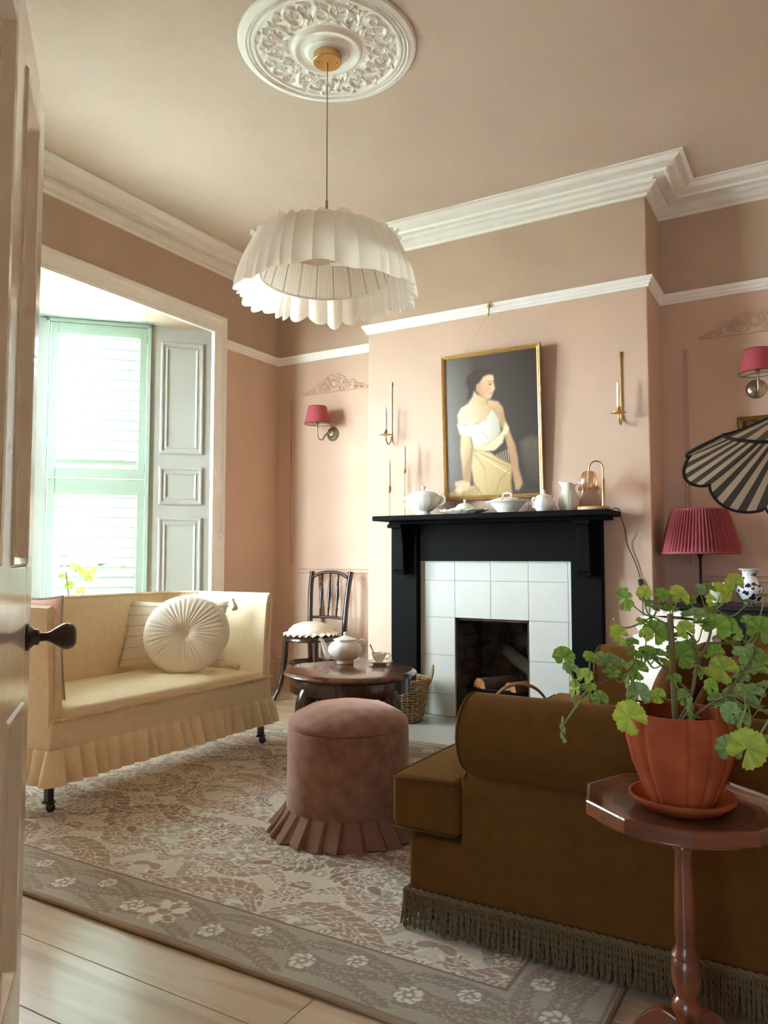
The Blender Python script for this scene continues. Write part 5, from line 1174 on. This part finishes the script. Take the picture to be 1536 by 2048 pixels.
LEAVES = [(-0.099, -0.005, 0.388, 0.0501, 0, -0.52, -0.85, -0.08, -1.15, 15),
    (-0.072, 0.043, 0.399, 0.0352, 1, 0.54, -0.82, 0.18, 0.05, 15),
    (-0.059, 0.033, 0.377, 0.0477, 2, 0.42, -0.2, 0.88, 1.06, 15),
    (-0.032, 0.012, 0.398, 0.0303, 0, 0.49, -0.84, 0.21, -0.8, 15),
    (-0.002, 0.034, 0.396, 0.0485, 1, 0.65, -0.53, 0.54, -0.31, 5),
    (0.005, 0.097, 0.384, 0.0342, 0, 0.14, -0.48, 0.87, -0.61, 4),
    (-0.095, -0.086, 0.325, 0.0424, 1, 0.63, -0.55, 0.54, 0.82, 6),
    (-0.115, -0.035, 0.341, 0.022, 2, 0.88, 0.34, 0.34, 0.02, 15),
    (-0.049, 0.025, 0.321, 0.0528, 0, 0.52, -0.84, 0.17, -0.47, 5),
    (-0.059, -0.009, 0.32, 0.0301, 1, 0.18, -0.91, 0.37, -0.53, 6),
    (-0.001, 0.022, 0.279, 0.06, 0, 0.38, -0.75, 0.54, -0.73, 2),
    (0.03, -0.001, 0.36, 0.0507, 2, 0.05, -0.34, 0.94, -0.35, 14),
    (0.041, 0.041, 0.341, 0.0436, 0, 0.09, -0.28, 0.96, -0.96, 14),
    (0.064, 0.053, 0.335, 0.0571, 0, 0.38, -0.78, 0.51, -0.63, 4),
    (0.094, 0.092, 0.423, 0.0376, 1, 0.33, -0.94, 0.12, 0.47, 4),
    (0.065, 0.136, 0.401, 0.0485, 1, 0.62, -0.58, 0.53, -1.16, 4),
    (0.052, 0.066, 0.387, 0.0276, 1, 0.71, -0.63, 0.3, 1.06, 4),
    (0.046, 0.096, 0.41, 0.0281, 0, 0.41, -0.5, 0.77, -0.13, 4),
    (0.036, 0.039, 0.409, 0.0246, 2, 0.55, -0.75, 0.37, -1.18, 4),
    (0.139, 0.084, 0.331, 0.0567, 0, 0.37, -0.85, 0.38, -0.5, 12),
    (0.099, 0.066, 0.324, 0.0325, 0, -0.57, -0.82, -0.08, -1.07, 12),
    (-0.154, -0.246, 0.296, 0.0416, 0, 0.34, -0.61, 0.71, -0.02, 8),
    (-0.115, -0.215, 0.294, 0.0286, 0, 0.41, -0.48, 0.77, 0.66, 8),
    (-0.15, -0.216, 0.27, 0.0348, 2, 0.5, -0.38, 0.78, -0.21, 8),
    (-0.1, -0.158, 0.282, 0.0507, 2, 0.13, -0.4, 0.9, 0.79, 7),
    (-0.147, -0.203, 0.233, 0.0375, 1, -0.69, -0.71, 0.15, 0.65, 8),
    (-0.125, -0.199, 0.237, 0.0324, 1, 0.06, -0.38, 0.92, -0.45, 8),
    (-0.14, -0.238, 0.22, 0.0293, 2, 0.93, 0.18, 0.3, 0.52, 8),
    (-0.097, -0.221, 0.223, 0.0301, 0, 0.36, -0.76, 0.54, 0.17, 8),
    (-0.07, -0.044, 0.253, 0.0429, 0, 0.28, -0.9, 0.34, 0.96, 7),
    (-0.034, -0.044, 0.284, 0.0451, 2, 0.14, -0.43, 0.89, 0.72, 6),
    (-0.05, -0.051, 0.293, 0.0345, 0, 0.13, -0.31, 0.94, -0.53, 6),
    (-0.081, -0.081, 0.232, 0.029, 2, -0.86, -0.51, -0.04, 1.12, 7),
    (-0.064, -0.066, 0.21, 0.0475, 2, 0.2, -0.9, 0.4, 0.17, 7),
    (-0.041, 0.003, 0.199, 0.0327, 1, 0.59, -0.8, 0.07, 1.01, 1),
    (-0.066, -0.133, 0.178, 0.0658, 1, 0.51, -0.76, 0.4, 0.68, 7),
    (-0.0, 0.041, 0.194, 0.0357, 0, 0.62, -0.74, 0.25, 0.41, 1),
    (0.063, -0.051, 0.233, 0.0331, 0, 0.68, -0.65, 0.34, 0.06, 9),
    (0.078, 0.016, 0.257, 0.0581, 1, 0.24, -0.88, 0.42, 0.88, 2),
    (0.037, 0.054, 0.243, 0.0411, 1, 0.01, -0.38, 0.92, 0.06, 2),
    (0.023, -0.035, 0.184, 0.0495, 2, 0.98, -0.08, 0.17, -0.29, 0),
    (0.096, 0.017, 0.205, 0.0498, 2, 0.34, -0.88, 0.33, 1.12, 9),
    (0.097, -0.053, 0.189, 0.0427, 2, -0.52, -0.84, 0.14, 1.2, 9),
    (0.124, -0.077, 0.237, 0.0368, 2, 0.3, -0.36, 0.89, 1.06, 10),
    (0.13, 0.086, 0.281, 0.0514, 2, 0.5, -0.41, 0.76, 0.14, 13),
    (0.125, 0.057, 0.254, 0.0453, 2, 0.03, -0.29, 0.96, 0.86, 13),
    (0.054, 0.013, 0.115, 0.0714, 2, 0.56, -0.82, 0.13, 0.36, 0),
    (0.098, -0.116, 0.138, 0.0481, 2, 0.31, -0.8, 0.52, 0.06, 10),
    (0.128, -0.126, 0.144, 0.0709, 1, 0.41, -0.89, 0.2, -0.77, 11),
    (0.151, -0.077, 0.14, 0.0435, 1, 0.16, -0.86, 0.48, 0.11, 11),
    (-0.182, -0.175, 0.151, 0.0488, 2, 0.99, 0.13, 0.12, 0.28, 8),
    (0.156, -0.061, 0.243, 0.0343, 2, 0.06, -0.25, 0.97, -0.38, 10),
    (0.118, 0.12, 0.382, 0.025, 0, 0.26, -0.25, 0.93, -0.52, 4),
    (0.143, 0.175, 0.394, 0.0256, 0, 0.04, -0.19, 0.98, 0.92, 12),
    (0.027, -0.025, 0.171, 0.0261, 0, 0.33, -0.16, 0.93, -0.31, 0),
    (-0.016, -0.047, 0.272, 0.0263, 0, 0.4, -0.29, 0.87, 0.61, 6),
    (-0.065, -0.086, 0.287, 0.034, 0, 0.18, -0.26, 0.95, -0.76, 6),
    (0.14, -0.005, 0.193, 0.0407, 2, 0.41, -0.12, 0.91, 1.02, 10),
    (0.105, 0.041, 0.239, 0.0372, 2, 0.02, -0.32, 0.95, -0.67, 9),
    (0.082, 0.13, 0.297, 0.0338, 0, 0.28, -0.15, 0.95, 0.91, 12),
    (0.017, -0.025, 0.334, 0.037, 1, 0.42, -0.87, 0.26, 0.59, 14),
    (-0.022, 0.05, 0.368, 0.0336, 0, 0.2, -0.33, 0.92, 0.02, 5),
    (0.01, 0.05, 0.289, 0.0386, 0, 0.36, -0.84, 0.41, -0.6, 14),
    (0.029, 0.077, 0.275, 0.0334, 1, 0.16, -0.28, 0.94, -0.23, 2),
    (-0.016, 0.042, 0.312, 0.0388, 0, -0.06, -0.37, 0.93, 1.12, 5),
    (0.054, 0.099, 0.281, 0.0391, 0, 0.4, -0.67, 0.62, 0.61, 3),
    (0.079, 0.106, 0.335, 0.039, 0, 0.51, -0.76, 0.39, -1.04, 4),
    (0.038, 0.126, 0.359, 0.0343, 0, -0.03, -0.66, 0.75, -0.25, 4),
    (0.104, 0.065, 0.281, 0.0378, 2, 0.56, -0.72, 0.4, -1.16, 13),
    (0.117, 0.091, 0.344, 0.0328, 0, 0.47, -0.75, 0.47, -1.0, 12),
    (-0.069, 0.02, 0.341, 0.0335, 1, 0.39, -0.26, 0.89, 0.32, 15),
    (-0.071, -0.082, 0.309, 0.0289, 0, 0.02, -0.5, 0.86, 0.5, 6),
    (-0.095, -0.148, 0.259, 0.0331, 0, 0.1, -0.49, 0.86, -0.83, 7),
    (-0.129, -0.203, 0.258, 0.0299, 1, 0.3, -0.89, 0.35, -0.3, 8),
    (-0.082, -0.133, 0.274, 0.0307, 2, 0.4, -0.33, 0.86, -0.47, 7),
    (-0.008, -0.016, 0.237, 0.032, 0, 0.02, -0.46, 0.89, -0.53, 1),
    (0.065, -0.012, 0.204, 0.0312, 2, 0.48, -0.86, 0.17, -0.92, 9),
    (0.135, -0.05, 0.226, 0.0398, 2, 0.2, -0.98, 0.09, 0.99, 10),
    (0.141, 0.083, 0.265, 0.043, 0, 0.58, -0.7, 0.42, 0.89, 13),
    (0.114, -0.05, 0.177, 0.035, 2, 0.54, -0.83, 0.17, 0.07, 10)]
NODES = [(-0.01, 0.01, 0.135), (0.02, 0.012, 0.207), (0.028, 0.037, 0.262), (0.043, 0.077, 0.3), (0.057, 0.092, 0.368), (-0.03, 0.044, 0.338), (-0.058, -0.039, 0.288), (-0.075, -0.093, 0.259), (-0.125, -0.19, 0.235), (0.082, -0.021, 0.212), (0.126, -0.065, 0.212), (0.167, -0.11, 0.203), (0.113, 0.118, 0.3), (0.127, 0.07, 0.282), (0.025, 0.008, 0.317), (-0.057, 0.05, 0.351)]
BRANCH = [([0, 1, 2, 3, 4], 0.0042), ([2, 14, 5, 15], 0.003), ([1, 6, 7, 8], 0.003), ([0, 9, 10, 11], 0.0034), ([3, 12], 0.0026), ([9, 13, 12], 0.0026)]
def tl(p): return Vector(p)
rl_ = random.Random(9)
nodes = [Vector(p) for p in NODES]
for (path, r) in BRANCH: MB().tube(cr([nodes[i] for i in path], 6), [r * (1 - .45 * k / (6 * (len(path) - 1))) for k in range(6 * (len(path) - 1) + 1)], 7).build('branch', 'bark', pp, smooth=True)
MB().tube([(-.01, .015, .10), (-.018, .02, .36)], .006, 6).build('support_cane', 'bark', pp)
viewd = (Vector((TX, TY, .75)) - CAMP).normalized()
for (x, y, z, s_, kind, nx, ny, nz, roll, nd) in LEAVES:
    n_ = Vector((nx, ny, nz)).normalized(); o = bpy.data.objects.new('leaf', LM[kind]); COL.objects.link(o); o.parent = pp
    q = n_.to_track_quat('Z', 'Y'); o.rotation_mode = 'QUATERNION'; o.rotation_quaternion = q @ Euler((0, 0, roll)).to_quaternion(); o.location = (x, y, z); o.scale = (s_, s_, s_)
    a = Vector((x, y, z)) - n_ * .001; c = nodes[nd]; mid = (a + c) / 2 + Vector((0, 0, -.012)) - n_ * .01
    MB().tube(cr([c, mid, a], 5), [.0019] * 6 + [.0014] * 5, 5).build('leaf_stalk', 'stem', pp, smooth=True)
# ------------------------------------------------------------------ things on the mantelshelf
MZ = HM + .0006
def ft(nm, lab, cat, x, y, rz=0.0, group=None): return thing(nm, lab, cat, (x, y, MZ), rz, group)
tu = ft('soup_tureen', 'large white lidded china tureen with scroll handles on the mantelshelf', 'tureen', 1.585, -.535)
MB().lathe([(0, 0), (.05, 0), (.055, .006), (.045, .018), (.042, .026), (.06, .034), (.098, .062), (.118, .1), (.124, .118), (.128, .122), (.12, .124), (.1, .124)], 72, fn=lambda r, z, a: (r * (1 + (.05 * abs(cos(8 * a)) - .03) * (1 if .005 < z < .085 else .0)), z), T=Matrix.Diagonal((1, .78, 1, 1))).build('bowl', 'china', tu, smooth=True)
MB().lathe([(.104, .126), (.1, .131), (.085, .145), (.05, .156), (.02, .161), (0, .161)], 48, T=Matrix.Diagonal((1, .78, 1, 1))).build('lid', 'china', tu, smooth=True)
MB().lathe([(.012, .160), (.008, .168), (.015, .178), (.016, .186), (.006, .195), (0, .197)], 20).build('finial', 'china', tu, smooth=True)
for s_ in (-1, 1): MB().tube(cr([(s_ * .118, 0, .105), (s_ * .135, 0, .118), (s_ * .15, 0, .112), (s_ * .15, 0, .085), (s_ * .132, 0, .07), (s_ * .105, 0, .062)], 6), .006, 8).build('handle', 'china', tu, smooth=True)
pl_ = ft('scalloped_platter', 'oval white scalloped platter under the small butter dish on the mantelshelf', 'platter', 1.868, -.545)
MB().lathe([(0, .0), (.08, 0), (.09, .004), (.13, .018), (.155, .026), (.153, .03), (.125, .022), (.08, .008), (0, .008)], 96, fn=lambda r, z, a: (r * (1 + (.03 * cos(14 * a) if r > .1 else 0)), z + (.004 * cos(14 * a) if r > .12 else 0)), T=Matrix.Diagonal((1, .66, 1, 1))).build('dish', 'china', pl_, smooth=True)
bd = thing('butter_dish', 'small round white lidded dish standing on the scalloped platter', 'dish', (1.875, -.545, MZ + .0082))
MB().lathe([(0, 0), (.052, 0), (.06, .01), (.062, .026), (.056, .04), (.04, .055), (.015, .062), (0, .063)], 48).build('dish_cover', 'china', bd, smooth=True)
MB().lathe([(.008, .061), (.006, .068), (.011, .075), (.009, .083), (0, .086)], 18).build('finial', 'china', bd, smooth=True)
for s_ in (-1, 1): MB().tube(cr([(s_ * .058, 0, .028), (s_ * .072, 0, .034), (s_ * .078, 0, .024), (s_ * .07, 0, .012), (s_ * .058, 0, .008)], 5), .0035, 7).build('handle', 'china', bd, smooth=True)
vg = ft('vegetable_dish', 'white covered vegetable dish with grey patterned lid on the mantelshelf', 'dish', 2.145, -.535)
MB().lathe([(0, 0), (.055, 0), (.058, .006), (.07, .02), (.098, .05), (.112, .066), (.13, .07), (.128, .073), (.108, .07), (0, .068)], 72, fn=lambda r, z, a: (r * (1 + .12 * max(0, abs(cos(a)) - .9) * 10 * (1 if r > .12 else 0)), z), T=Matrix.Diagonal((1, .76, 1, 1))).build('bowl', 'china', vg, smooth=True)
MB().lathe([(.107, .073), (.1, .08), (.075, .09), (.03, .098), (0, .1)], 48, T=Matrix.Diagonal((1, .76, 1, 1))).build('lid', 'vegpat', vg, smooth=True)
MB().tube(cr([(-.026, 0, .097), (-.024, 0, .115), (0, 0, .121), (.024, 0, .115), (.026, 0, .097)], 5), .006, 8).build('handle', 'china', vg, smooth=True)
sg_ = ft('sugar_bowl', 'white lidded sugar bowl with two curled handles on the mantelshelf', 'sugar bowl', 2.372, -.545)
MB().lathe([(0, 0), (.04, 0), (.042, .006), (.05, .018), (.058, .04), (.054, .065), (.042, .08), (.045, .087), (.042, .09)], 60, fn=lambda r, z, a: (r * (1 + (.05 * abs(cos(4 * a)) - .03 if .01 < z < .08 else 0)), z)).build('bowl', 'china', sg_, smooth=True)
MB().lathe([(.046, .089), (.04, .096), (.02, .104), (.008, .112), (.011, .12), (.005, .128), (0, .13)], 36).build('lid', 'china', sg_, smooth=True)
for s_ in (-1, 1): MB().tube(cr([(s_ * .046, 0, .075), (s_ * .062, 0, .086), (s_ * .07, 0, .073), (s_ * .062, 0, .05), (s_ * .067, 0, .034), (s_ * .054, 0, .028)], 5), .0045, 8).build('handle', 'china', sg_, smooth=True)
jg = ft('milk_jug', 'tall cream ribbed china jug with high looped handle on the mantelshelf', 'jug', 2.492, -.462)
MB().lathe([(0, 0), (.042, 0), (.045, .006), (.055, .03), (.06, .055), (.055, .085), (.04, .12), (.036, .14), (.041, .165), (.039, .166), (.033, .14)], 90, fn=lambda r, z, a: (r * (1 + (.03 * abs(cos(12 * a)) - .015 if .008 < z < .15 else 0) + (.45 * max(0, -cos(a)) ** 6 if z > .155 else 0)), z + (.012 * max(0, -cos(a)) ** 5 - .01 * max(0, cos(a)) ** 2 + .006 if z > .155 else 0))).build('body', 'china2', jg, smooth=True)
MB().tube(cr([(.036, 0, .15), (.05, 0, .168), (.072, 0, .165), (.085, 0, .13), (.075, 0, .09), (.05, 0, .07)], 6), .0055, 8).build('handle', 'china2', jg, smooth=True)
la = ft('arched_lamp', 'small arched lamp with amber glass bell shade and round wooden base on the mantelshelf', 'lamp', 2.655, -.535)
MB().lathe([(0, 0), (.088, 0), (.09, .003), (.09, .018), (.087, .022), (0, .022)], 48, T=Matrix.Diagonal((1, .8, 1, 1))).build('base', 'woodlight', la, smooth=True, angle=40)
MB().tube(cr([(.055, 0, .02), (.055, 0, .12), (.055, 0, .2), (.053, 0, .245), (.035, 0, .272), (.008, 0, .278), (-.015, 0, .262), (-.024, 0, .235), (-.024, 0, .222)], 6), .0052, 10).build('arm', 'brass', la, smooth=True)
MB().lathe([(0, .02), (.009, .02), (.009, .17), (.007, .178)], 14, T=TR(.055, 0, 0)).build('sleeve', 'brass', la, smooth=True, angle=40)
MB().lathe([(.012, .226), (.03, .22), (.042, .2), (.046, .17), (.045, .145), (.052, .128), (.06, .118)], 60, fn=lambda r, z, a: (r * (1 + .05 * cos(10 * a)), z + (.006 * cos(10 * a) if z < .13 else 0)), T=TR(-.024, 0, 0)).build('glass_shade', 'amber', la, smooth=True, fix=False)
MB().lathe([(0, .15), (.014, .158), (.016, .175), (.009, .2), (.009, .222), (0, .224)], 16, T=TR(-.024, 0, 0)).build('bulb', 'candle', la, smooth=True)
cb_ = [(2.74, -.50, 1.275), (2.762, -.49, 1.283), (2.779, -.47, 1.275), (2.783, -.455, 1.24), (2.80, -.43, 1.16), (2.805, -.402, 1.08), (2.845, -.395, .98), (2.868, -.392, .90), (2.88, -.392, .78), (2.885, -.392, .40), (2.9, -.392, .29)]
MB().tube(cr([(x - 2.655, y + .535, z - MZ) for x, y, z in cb_], 6), .0026, 6).build('power_cord', 'cable', la, smooth=True)
MB().box(-.012, .012, -.009, .009, -.028, .028, T=TR(2.874 - 2.655, -.394 + .535, .86 - MZ, ry=-.25)).build('cord_switch', 'cable', la, bevel=.006)
def candlestick(lab, x, y, zc, ztop, fl=False):
    c = ft('candlestick', lab, 'candlestick', x, y, 0, 'slim brass candlesticks on the mantelshelf')
    h_ = zc - MZ
    MB().lathe([(0, 0), (.026, 0), (.025, .003), (.008, .006), (.004, .012), (.0032, .03), (.003, h_ - .045), (.0045, h_ - .04), (.003, h_ - .035), (.007, h_ - .028), (.0115, h_ - .02), (.0125, h_), (.0105, h_), (.009, h_ - .02), (0, h_ - .02)], 20).build('stem', 'brass', c, smooth=True, angle=50)
    if ztop:
        k = thing('taper_candle', 'white taper candle in the ' + lab.split(' on the')[0], 'candle', (x, y, zc - .0195), 0, 'taper candles'); hc = ztop - zc + .0195
        MB().lathe([(0, 0), (.0095, 0), (.0088, hc * .9), (.006, hc), (0, hc + .002)], 16).build('wax', 'candle', k, smooth=True, angle=50)
        if fl: MB().lathe([(.0012, hc), (.004, hc + .008), (.003, hc + .018), (0, hc + .026)], 10, T=TR(.002, 0, 0)).build('flame_tip', 'candle', k, smooth=True)
        else: MB().tube([(0, 0, hc), (.001, 0, hc + .008)], .001, 5).build('wick', 'wick', k)
candlestick('middle height brass candlestick at the left end on the mantelshelf', 1.318, -.50, 1.472, 1.63, True)
candlestick('shortest empty brass candlestick at the left end on the mantelshelf', 1.352, -.558, 1.455, None)
candlestick('tallest brass candlestick beside the tureen on the mantelshelf', 1.415, -.47, 1.585, 1.733)
# ------------------------------------------------------------------ wall lights
def wall_lamp(x, z, dx, lab):
    s_ = thing('wall_lamp', lab, 'wall lamp', (x, 0, z), 0, 'red shaded wall lamps')
    MB().lathe([(0, .026), (.016, .025), (.02, .018), (.04, .012), (.052, .006), (.056, 0)], 36, T=TR(rx=pi / 2)).build('backplate', 'nickel', s_, smooth=True, angle=50)
    MB().tube(cr([(0, -.02, 0), (dx * .1, -.05, .006), (dx * .45, -.075, -.02), (dx * .7, -.10, -.055), (dx * .9, -.135, -.05), (dx, -.15, -.01), (dx, -.15, .07)], 6), .006, 8).build('arm', 'nickel', s_, smooth=True)
    MB().lathe([(.006, .055), (.02, .058), (.01, .064), (.012, .09), (0, .095)], 18, T=TR(dx, -.15)).build('lamp_holder', 'nickel', s_, smooth=True)
    sh = MB().lathe([(.098, .058), (.0685, .188)], 48, T=TR(dx, -.15)).build('lamp_shade', 'redshade', s_, smooth=True, fix=False)
    MB().lathe([(.0965, .058), (.067, .188)], 48, T=TR(dx, -.15)).build('shade_lining', 'shadein', sh, smooth=True, fix=False)
    r_ = MB()
    for (r, zz) in ((.0975, .058), (.068, .188)): r_.tube([(dx + r * cos(a), -.15 + r * sin(a), zz) for a in np.linspace(0, 2 * pi, 40, endpoint=False)], .0018, 5, closed=True)
    for k in range(3): a = k * 2 * pi / 3 + .4; r_.tube([(dx + .01 * cos(a), -.15 + .01 * sin(a), .062), (dx + .097 * cos(a), -.15 + .097 * sin(a), .06)], .0014, 5)
    r_.build('shade_ring', 'bronze', sh, smooth=True)
wall_lamp(.534, 1.953, -.04, 'nickel wall lamp with rose red shade in the left alcove above the chair')
wall_lamp(3.454, 1.972, .02, 'nickel wall lamp with rose red shade in the right alcove above the small picture')
def candle_sconce(x, lab, lab2):
    s_ = thing('candle_sconce', lab, 'candle sconce', (x, -DB, 0), 0, 'brass candle sconces')
    MB().box(-.006, .006, -.006, -.0005, 1.80, 2.185).build('bar', 'brass', s_, bevel=.0015)
    MB().box(-.008, .008, -.008, -.0005, 2.15, 2.188).build('hanger', 'brass', s_, bevel=.0015)
    MB().tube(cr([(0, -.006, 1.82), (0, -.012, 1.785), (0, -.04, 1.762), (0, -.07, 1.785), (0, -.078, 1.815)], 6), .0048, 8).build('hook_arm', 'brass', s_, smooth=True)
    MB().lathe([(0, 1.815), (.02, 1.816), (.044, 1.821), (.044, 1.823), (.014, 1.820), (.0125, 1.822), (.0125, 1.855), (.0105, 1.855), (.0105, 1.825), (0, 1.824)], 32, T=TR(0, -.078, 0)).build('drip_pan', 'brass', s_, smooth=True, angle=40)
    c = thing('sconce_candle', lab2, 'candle', (x, -DB - .078, 1.8245), 0, 'sconce candles')
    MB().lathe([(0, 0), (.0098, 0), (.0092, .15), (.0075, .172), (0, .174)], 16).build('wax', 'candle', c, smooth=True, angle=50); MB().tube([(0, 0, .172), (.001, 0, .182)], .001, 5).build('wick', 'wick', c)
candle_sconce(1.268, 'slim brass candle sconce on the chimney breast left of the painting', 'white candle in the brass sconce left of the painting')
candle_sconce(2.785, 'slim brass candle sconce on the chimney breast right of the painting', 'white candle in the brass sconce right of the painting')
# ------------------------------------------------------------------ sideboard with lamp, vase and candle jar
sd = thing('sideboard', 'black wooden sideboard in the right alcove', 'sideboard', (3.49, -.235, 0))
MB().box(-.43, .45, -.19, .21, .08, .73).build('body', 'darkwood', sd, bevel=.004)
MB().box(-.45, .47, -.215, .215, .73, .757).build('top', 'darkwood', sd, bevel=.006)
for k in (-1, 1):
    dr = MB().box(.01 + k * .215 - .205, .01 + k * .215 + .205, -.2, -.19, .1, .71).build('door', 'darkwood', sd, bevel=.004); MB().lathe([(0, .022), (.012, .018), (.012, .012), (.005, .008), (.005, 0)], 16, T=TR(.01 + k * .03, -.2, .43, rx=pi / 2)).build('knob', 'brass', dr, smooth=True)
for (x, y) in ((-.4, -.16), (.42, -.16), (-.4, .18), (.42, .18)): MB().lathe([(0, 0), (.014, 0), (.02, .08), (0, .08)], 12, T=TR(x, y)).build('foot', 'darkwood', sd)
SZ = .7575
tl_ = thing('table_lamp', 'brass table lamp with dark pink pleated shade on the sideboard', 'table lamp', (3.165, -.25, SZ))
MB().lathe([(0, 0), (.06, 0), (.062, .008), (.045, .016), (.02, .03), (.009, .045), (.0075, .06), (.0075, .245), (.012, .25), (.014, .262), (.02, .268), (.035, .27), (.01, .275), (.01, .3), (0, .3)], 32).build('stem', 'bronze', tl_, smooth=True, angle=50)
NPL = 64
pj = RNG.uniform(-1, 1, NPL + 1)
def plf(u, v):
    a = u * 2 * pi; k = u * NPL; i = int(k); f_ = k - i; r = .2085 + (.142 - .2085) * v; s2 = .5 - abs(f_ - .5)
    r += .020 * (abs(sin(pi * f_)) ** .6 - .7) * (1 + .4 * pj[i]) * (1 if .02 < v < .98 else .2)
    return (r * cos(a), r * sin(a), .272 + .245 * v)
ps_ = MB().grid(plf, NPL * 6, 7, wrapu=True).build('pleated_shade', 'redpleat', tl_, smooth=True, fix=False)
for (r, z, h) in ((.2105, .270, .012), (.144, .507, .012)): MB().lathe([(r, z), (r + .001, z + h * .5), (r - .003, z + h)], 64).build('shade_binding', 'redpleat', ps_, smooth=True, fix=False)
va = thing('porcelain_vase', 'blue and white porcelain vase with flared lip on the sideboard', 'vase', (3.41, -.25, SZ))
MB().lathe([(0, 0), (.034, 0), (.036, .008), (.05, .025), (.064, .05), (.068, .075), (.06, .1), (.044, .122), (.036, .14), (.035, .165), (.039, .178)], 48).build('body', 'vase', va, smooth=True)
MB().lathe([(.039, .178), (.05, .184), (.056, .188), (.054, .191), (.04, .187), (.035, .17), (.034, .14)], 48).build('lip', 'china', va, smooth=True)
cj = thing('candle_jar', 'clear glass jar with white candle beside the vase on the sideboard', 'candle jar', (3.262, -.31, SZ))
MB().lathe([(0, 0), (.046, 0), (.048, .004), (.048, .115), (.046, .115), (.045, .008), (0, .008)], 40).build('jar', 'clear', cj, smooth=True, angle=50)
MB().lathe([(0, .009), (.0442, .009), (.0442, .075), (0, .075)], 32).build('wax', 'candle', cj)
# ------------------------------------------------------------------ floor lamp with striped scalloped shade
fc = Vector((3.655, -2.005, 1.268)); axis = Vector((.262, .384, 1)).normalized()
fl2 = thing('floor_lamp', 'floor lamp with tilted grey and ivory striped scalloped shade over the sofa', 'floor lamp', (3.93, -2.0, 0))
def tofl(p): return p - Vector((3.93, -2.0, 0))
Tq = Matrix.Translation(tofl(fc)) @ axis.to_track_quat('Z', 'X').to_matrix().to_4x4()
NGO, NS = 8, 8
shd = MB(); vs = []; nr_ = 9; nth = NGO * NS * 2
def shp(a, v):
    q = (a * NGO / (2 * pi)) % 1; sc_ = abs(sin(pi * q)) ** .7
    R0, Rt = .285, .055
    r = Rt + (R0 - Rt) * (v ** 1.05) * (1 + .08 * sc_ * v); z = .23 * (1 - v) ** 1.1 - .040 * sc_ * v ** 3
    return (r * cos(a), r * sin(a), z)
for j in range(nr_):
    for i in range(nth): vs.append(shp(2 * pi * i / nth, j / (nr_ - 1)))
fs = []; mi_ = []
for j in range(nr_ - 1):
    for i in range(nth): fs.append((j * nth + i, j * nth + (i + 1) % nth, (j + 1) * nth + (i + 1) % nth, (j + 1) * nth + i)); mi_.append((i // 2) % 2)
shd.add(vs, fs, 0, Tq); shd.mi = mi_
so2 = shd.build('striped_shade', ['stripe_d', 'stripe_l'], fl2, smooth=True, fix=False)
MB().tube([Tq @ Vector(shp(2 * pi * i / 240, 1.0)) for i in range(240)], .0055, 7, closed=True).build('braid_trim', 'braid', so2, smooth=True)
for k in range(NGO): MB().tube([Tq @ (Vector(shp(2 * pi * k / NGO, t)) + Vector((0, 0, .002))) for t in np.linspace(0, 1, 12)], .0028, 5).build('seam', 'braid', so2, smooth=True)
MB().lathe([(0, .245), (.02, .243), (.056, .233), (.058, .225), (.03, .227), (.014, .215), (.014, .165), (0, .163)], 24, T=Tq).build('lamp_holder', 'bronze', fl2, smooth=True)
apx = Tq @ Vector((0, 0, .24))
MB().tube(cr([apx, apx + Vector((.03, .02, .06)), (.12 - .19, .03, 1.58), (-.04, .01, 1.62), (0, 0, 1.56), (0, 0, 1.2), (0, 0, .02)], 6), .009, 8).build('pole', 'bronze', fl2, smooth=True)
MB().lathe([(0, 0), (.085, 0), (.088, .01), (.07, .018), (.015, .025), (.01, .05), (0, .05)], 32).build('base', 'bronze', fl2, smooth=True)
# ------------------------------------------------------------------ young plant on the bay window sill
wp = thing('sill_plant', 'young leafy plant in a white pot on the window sill behind the settee', 'potted plant', (-.52, -1.42, .4825))
MB().lathe([(0, 0), (.05, 0), (.068, .11), (.07, .115), (.064, .115), (.06, .1), (0, .1)], 32).build('pot', 'china', wp, smooth=True, angle=50)
MB().tube(cr([(0, 0, .09), (.02, -.005, .22), (.012, .0, .33), (.03, 0, .42)], 5), .003, 6).build('stem', 'stem', wp, smooth=True)
MB().tube([(-.07 * .6, -.03, .09), (-.075, -.06, .43)], .006, 6).build('support_cane', 'bark', wp)
MB().tube(cr([(.0, 0, .14), (-.03, -.03, .26), (-.055, -.04, .33)], 5), .002, 5).build('stem', 'stem', wp, smooth=True)
for (x, y, z, s_, k) in ((.03, 0, .42, .07, 1), (.055, .02, .385, .06, 0), (-.01, -.01, .445, .06, 0), (.075, .03, .43, .06, 1), (-.055, -.045, .34, .07, 0), (-.02, -.05, .47, .05, 1), (-.10, -.07, .40, .05, 0), (.0, .0, .30, .06, 1)):
    n_ = Vector((.6, -.6, .6)) + Vector((rl_.uniform(-.4, .4), rl_.uniform(-.4, .4), rl_.uniform(-.3, .5))); o = bpy.data.objects.new('leaf', LM[k]); COL.objects.link(o); o.parent = wp
    o.rotation_mode = 'QUATERNION'; o.rotation_quaternion = n_.normalized().to_track_quat('Z', 'Y'); o.location = (x, y, z); o.scale = (s_, s_, s_)
    MB().tube([(x, y, z), (x * .4 + .005, y * .4, z - .05)], .0012, 4).build('leaf_stalk', 'stem', wp)
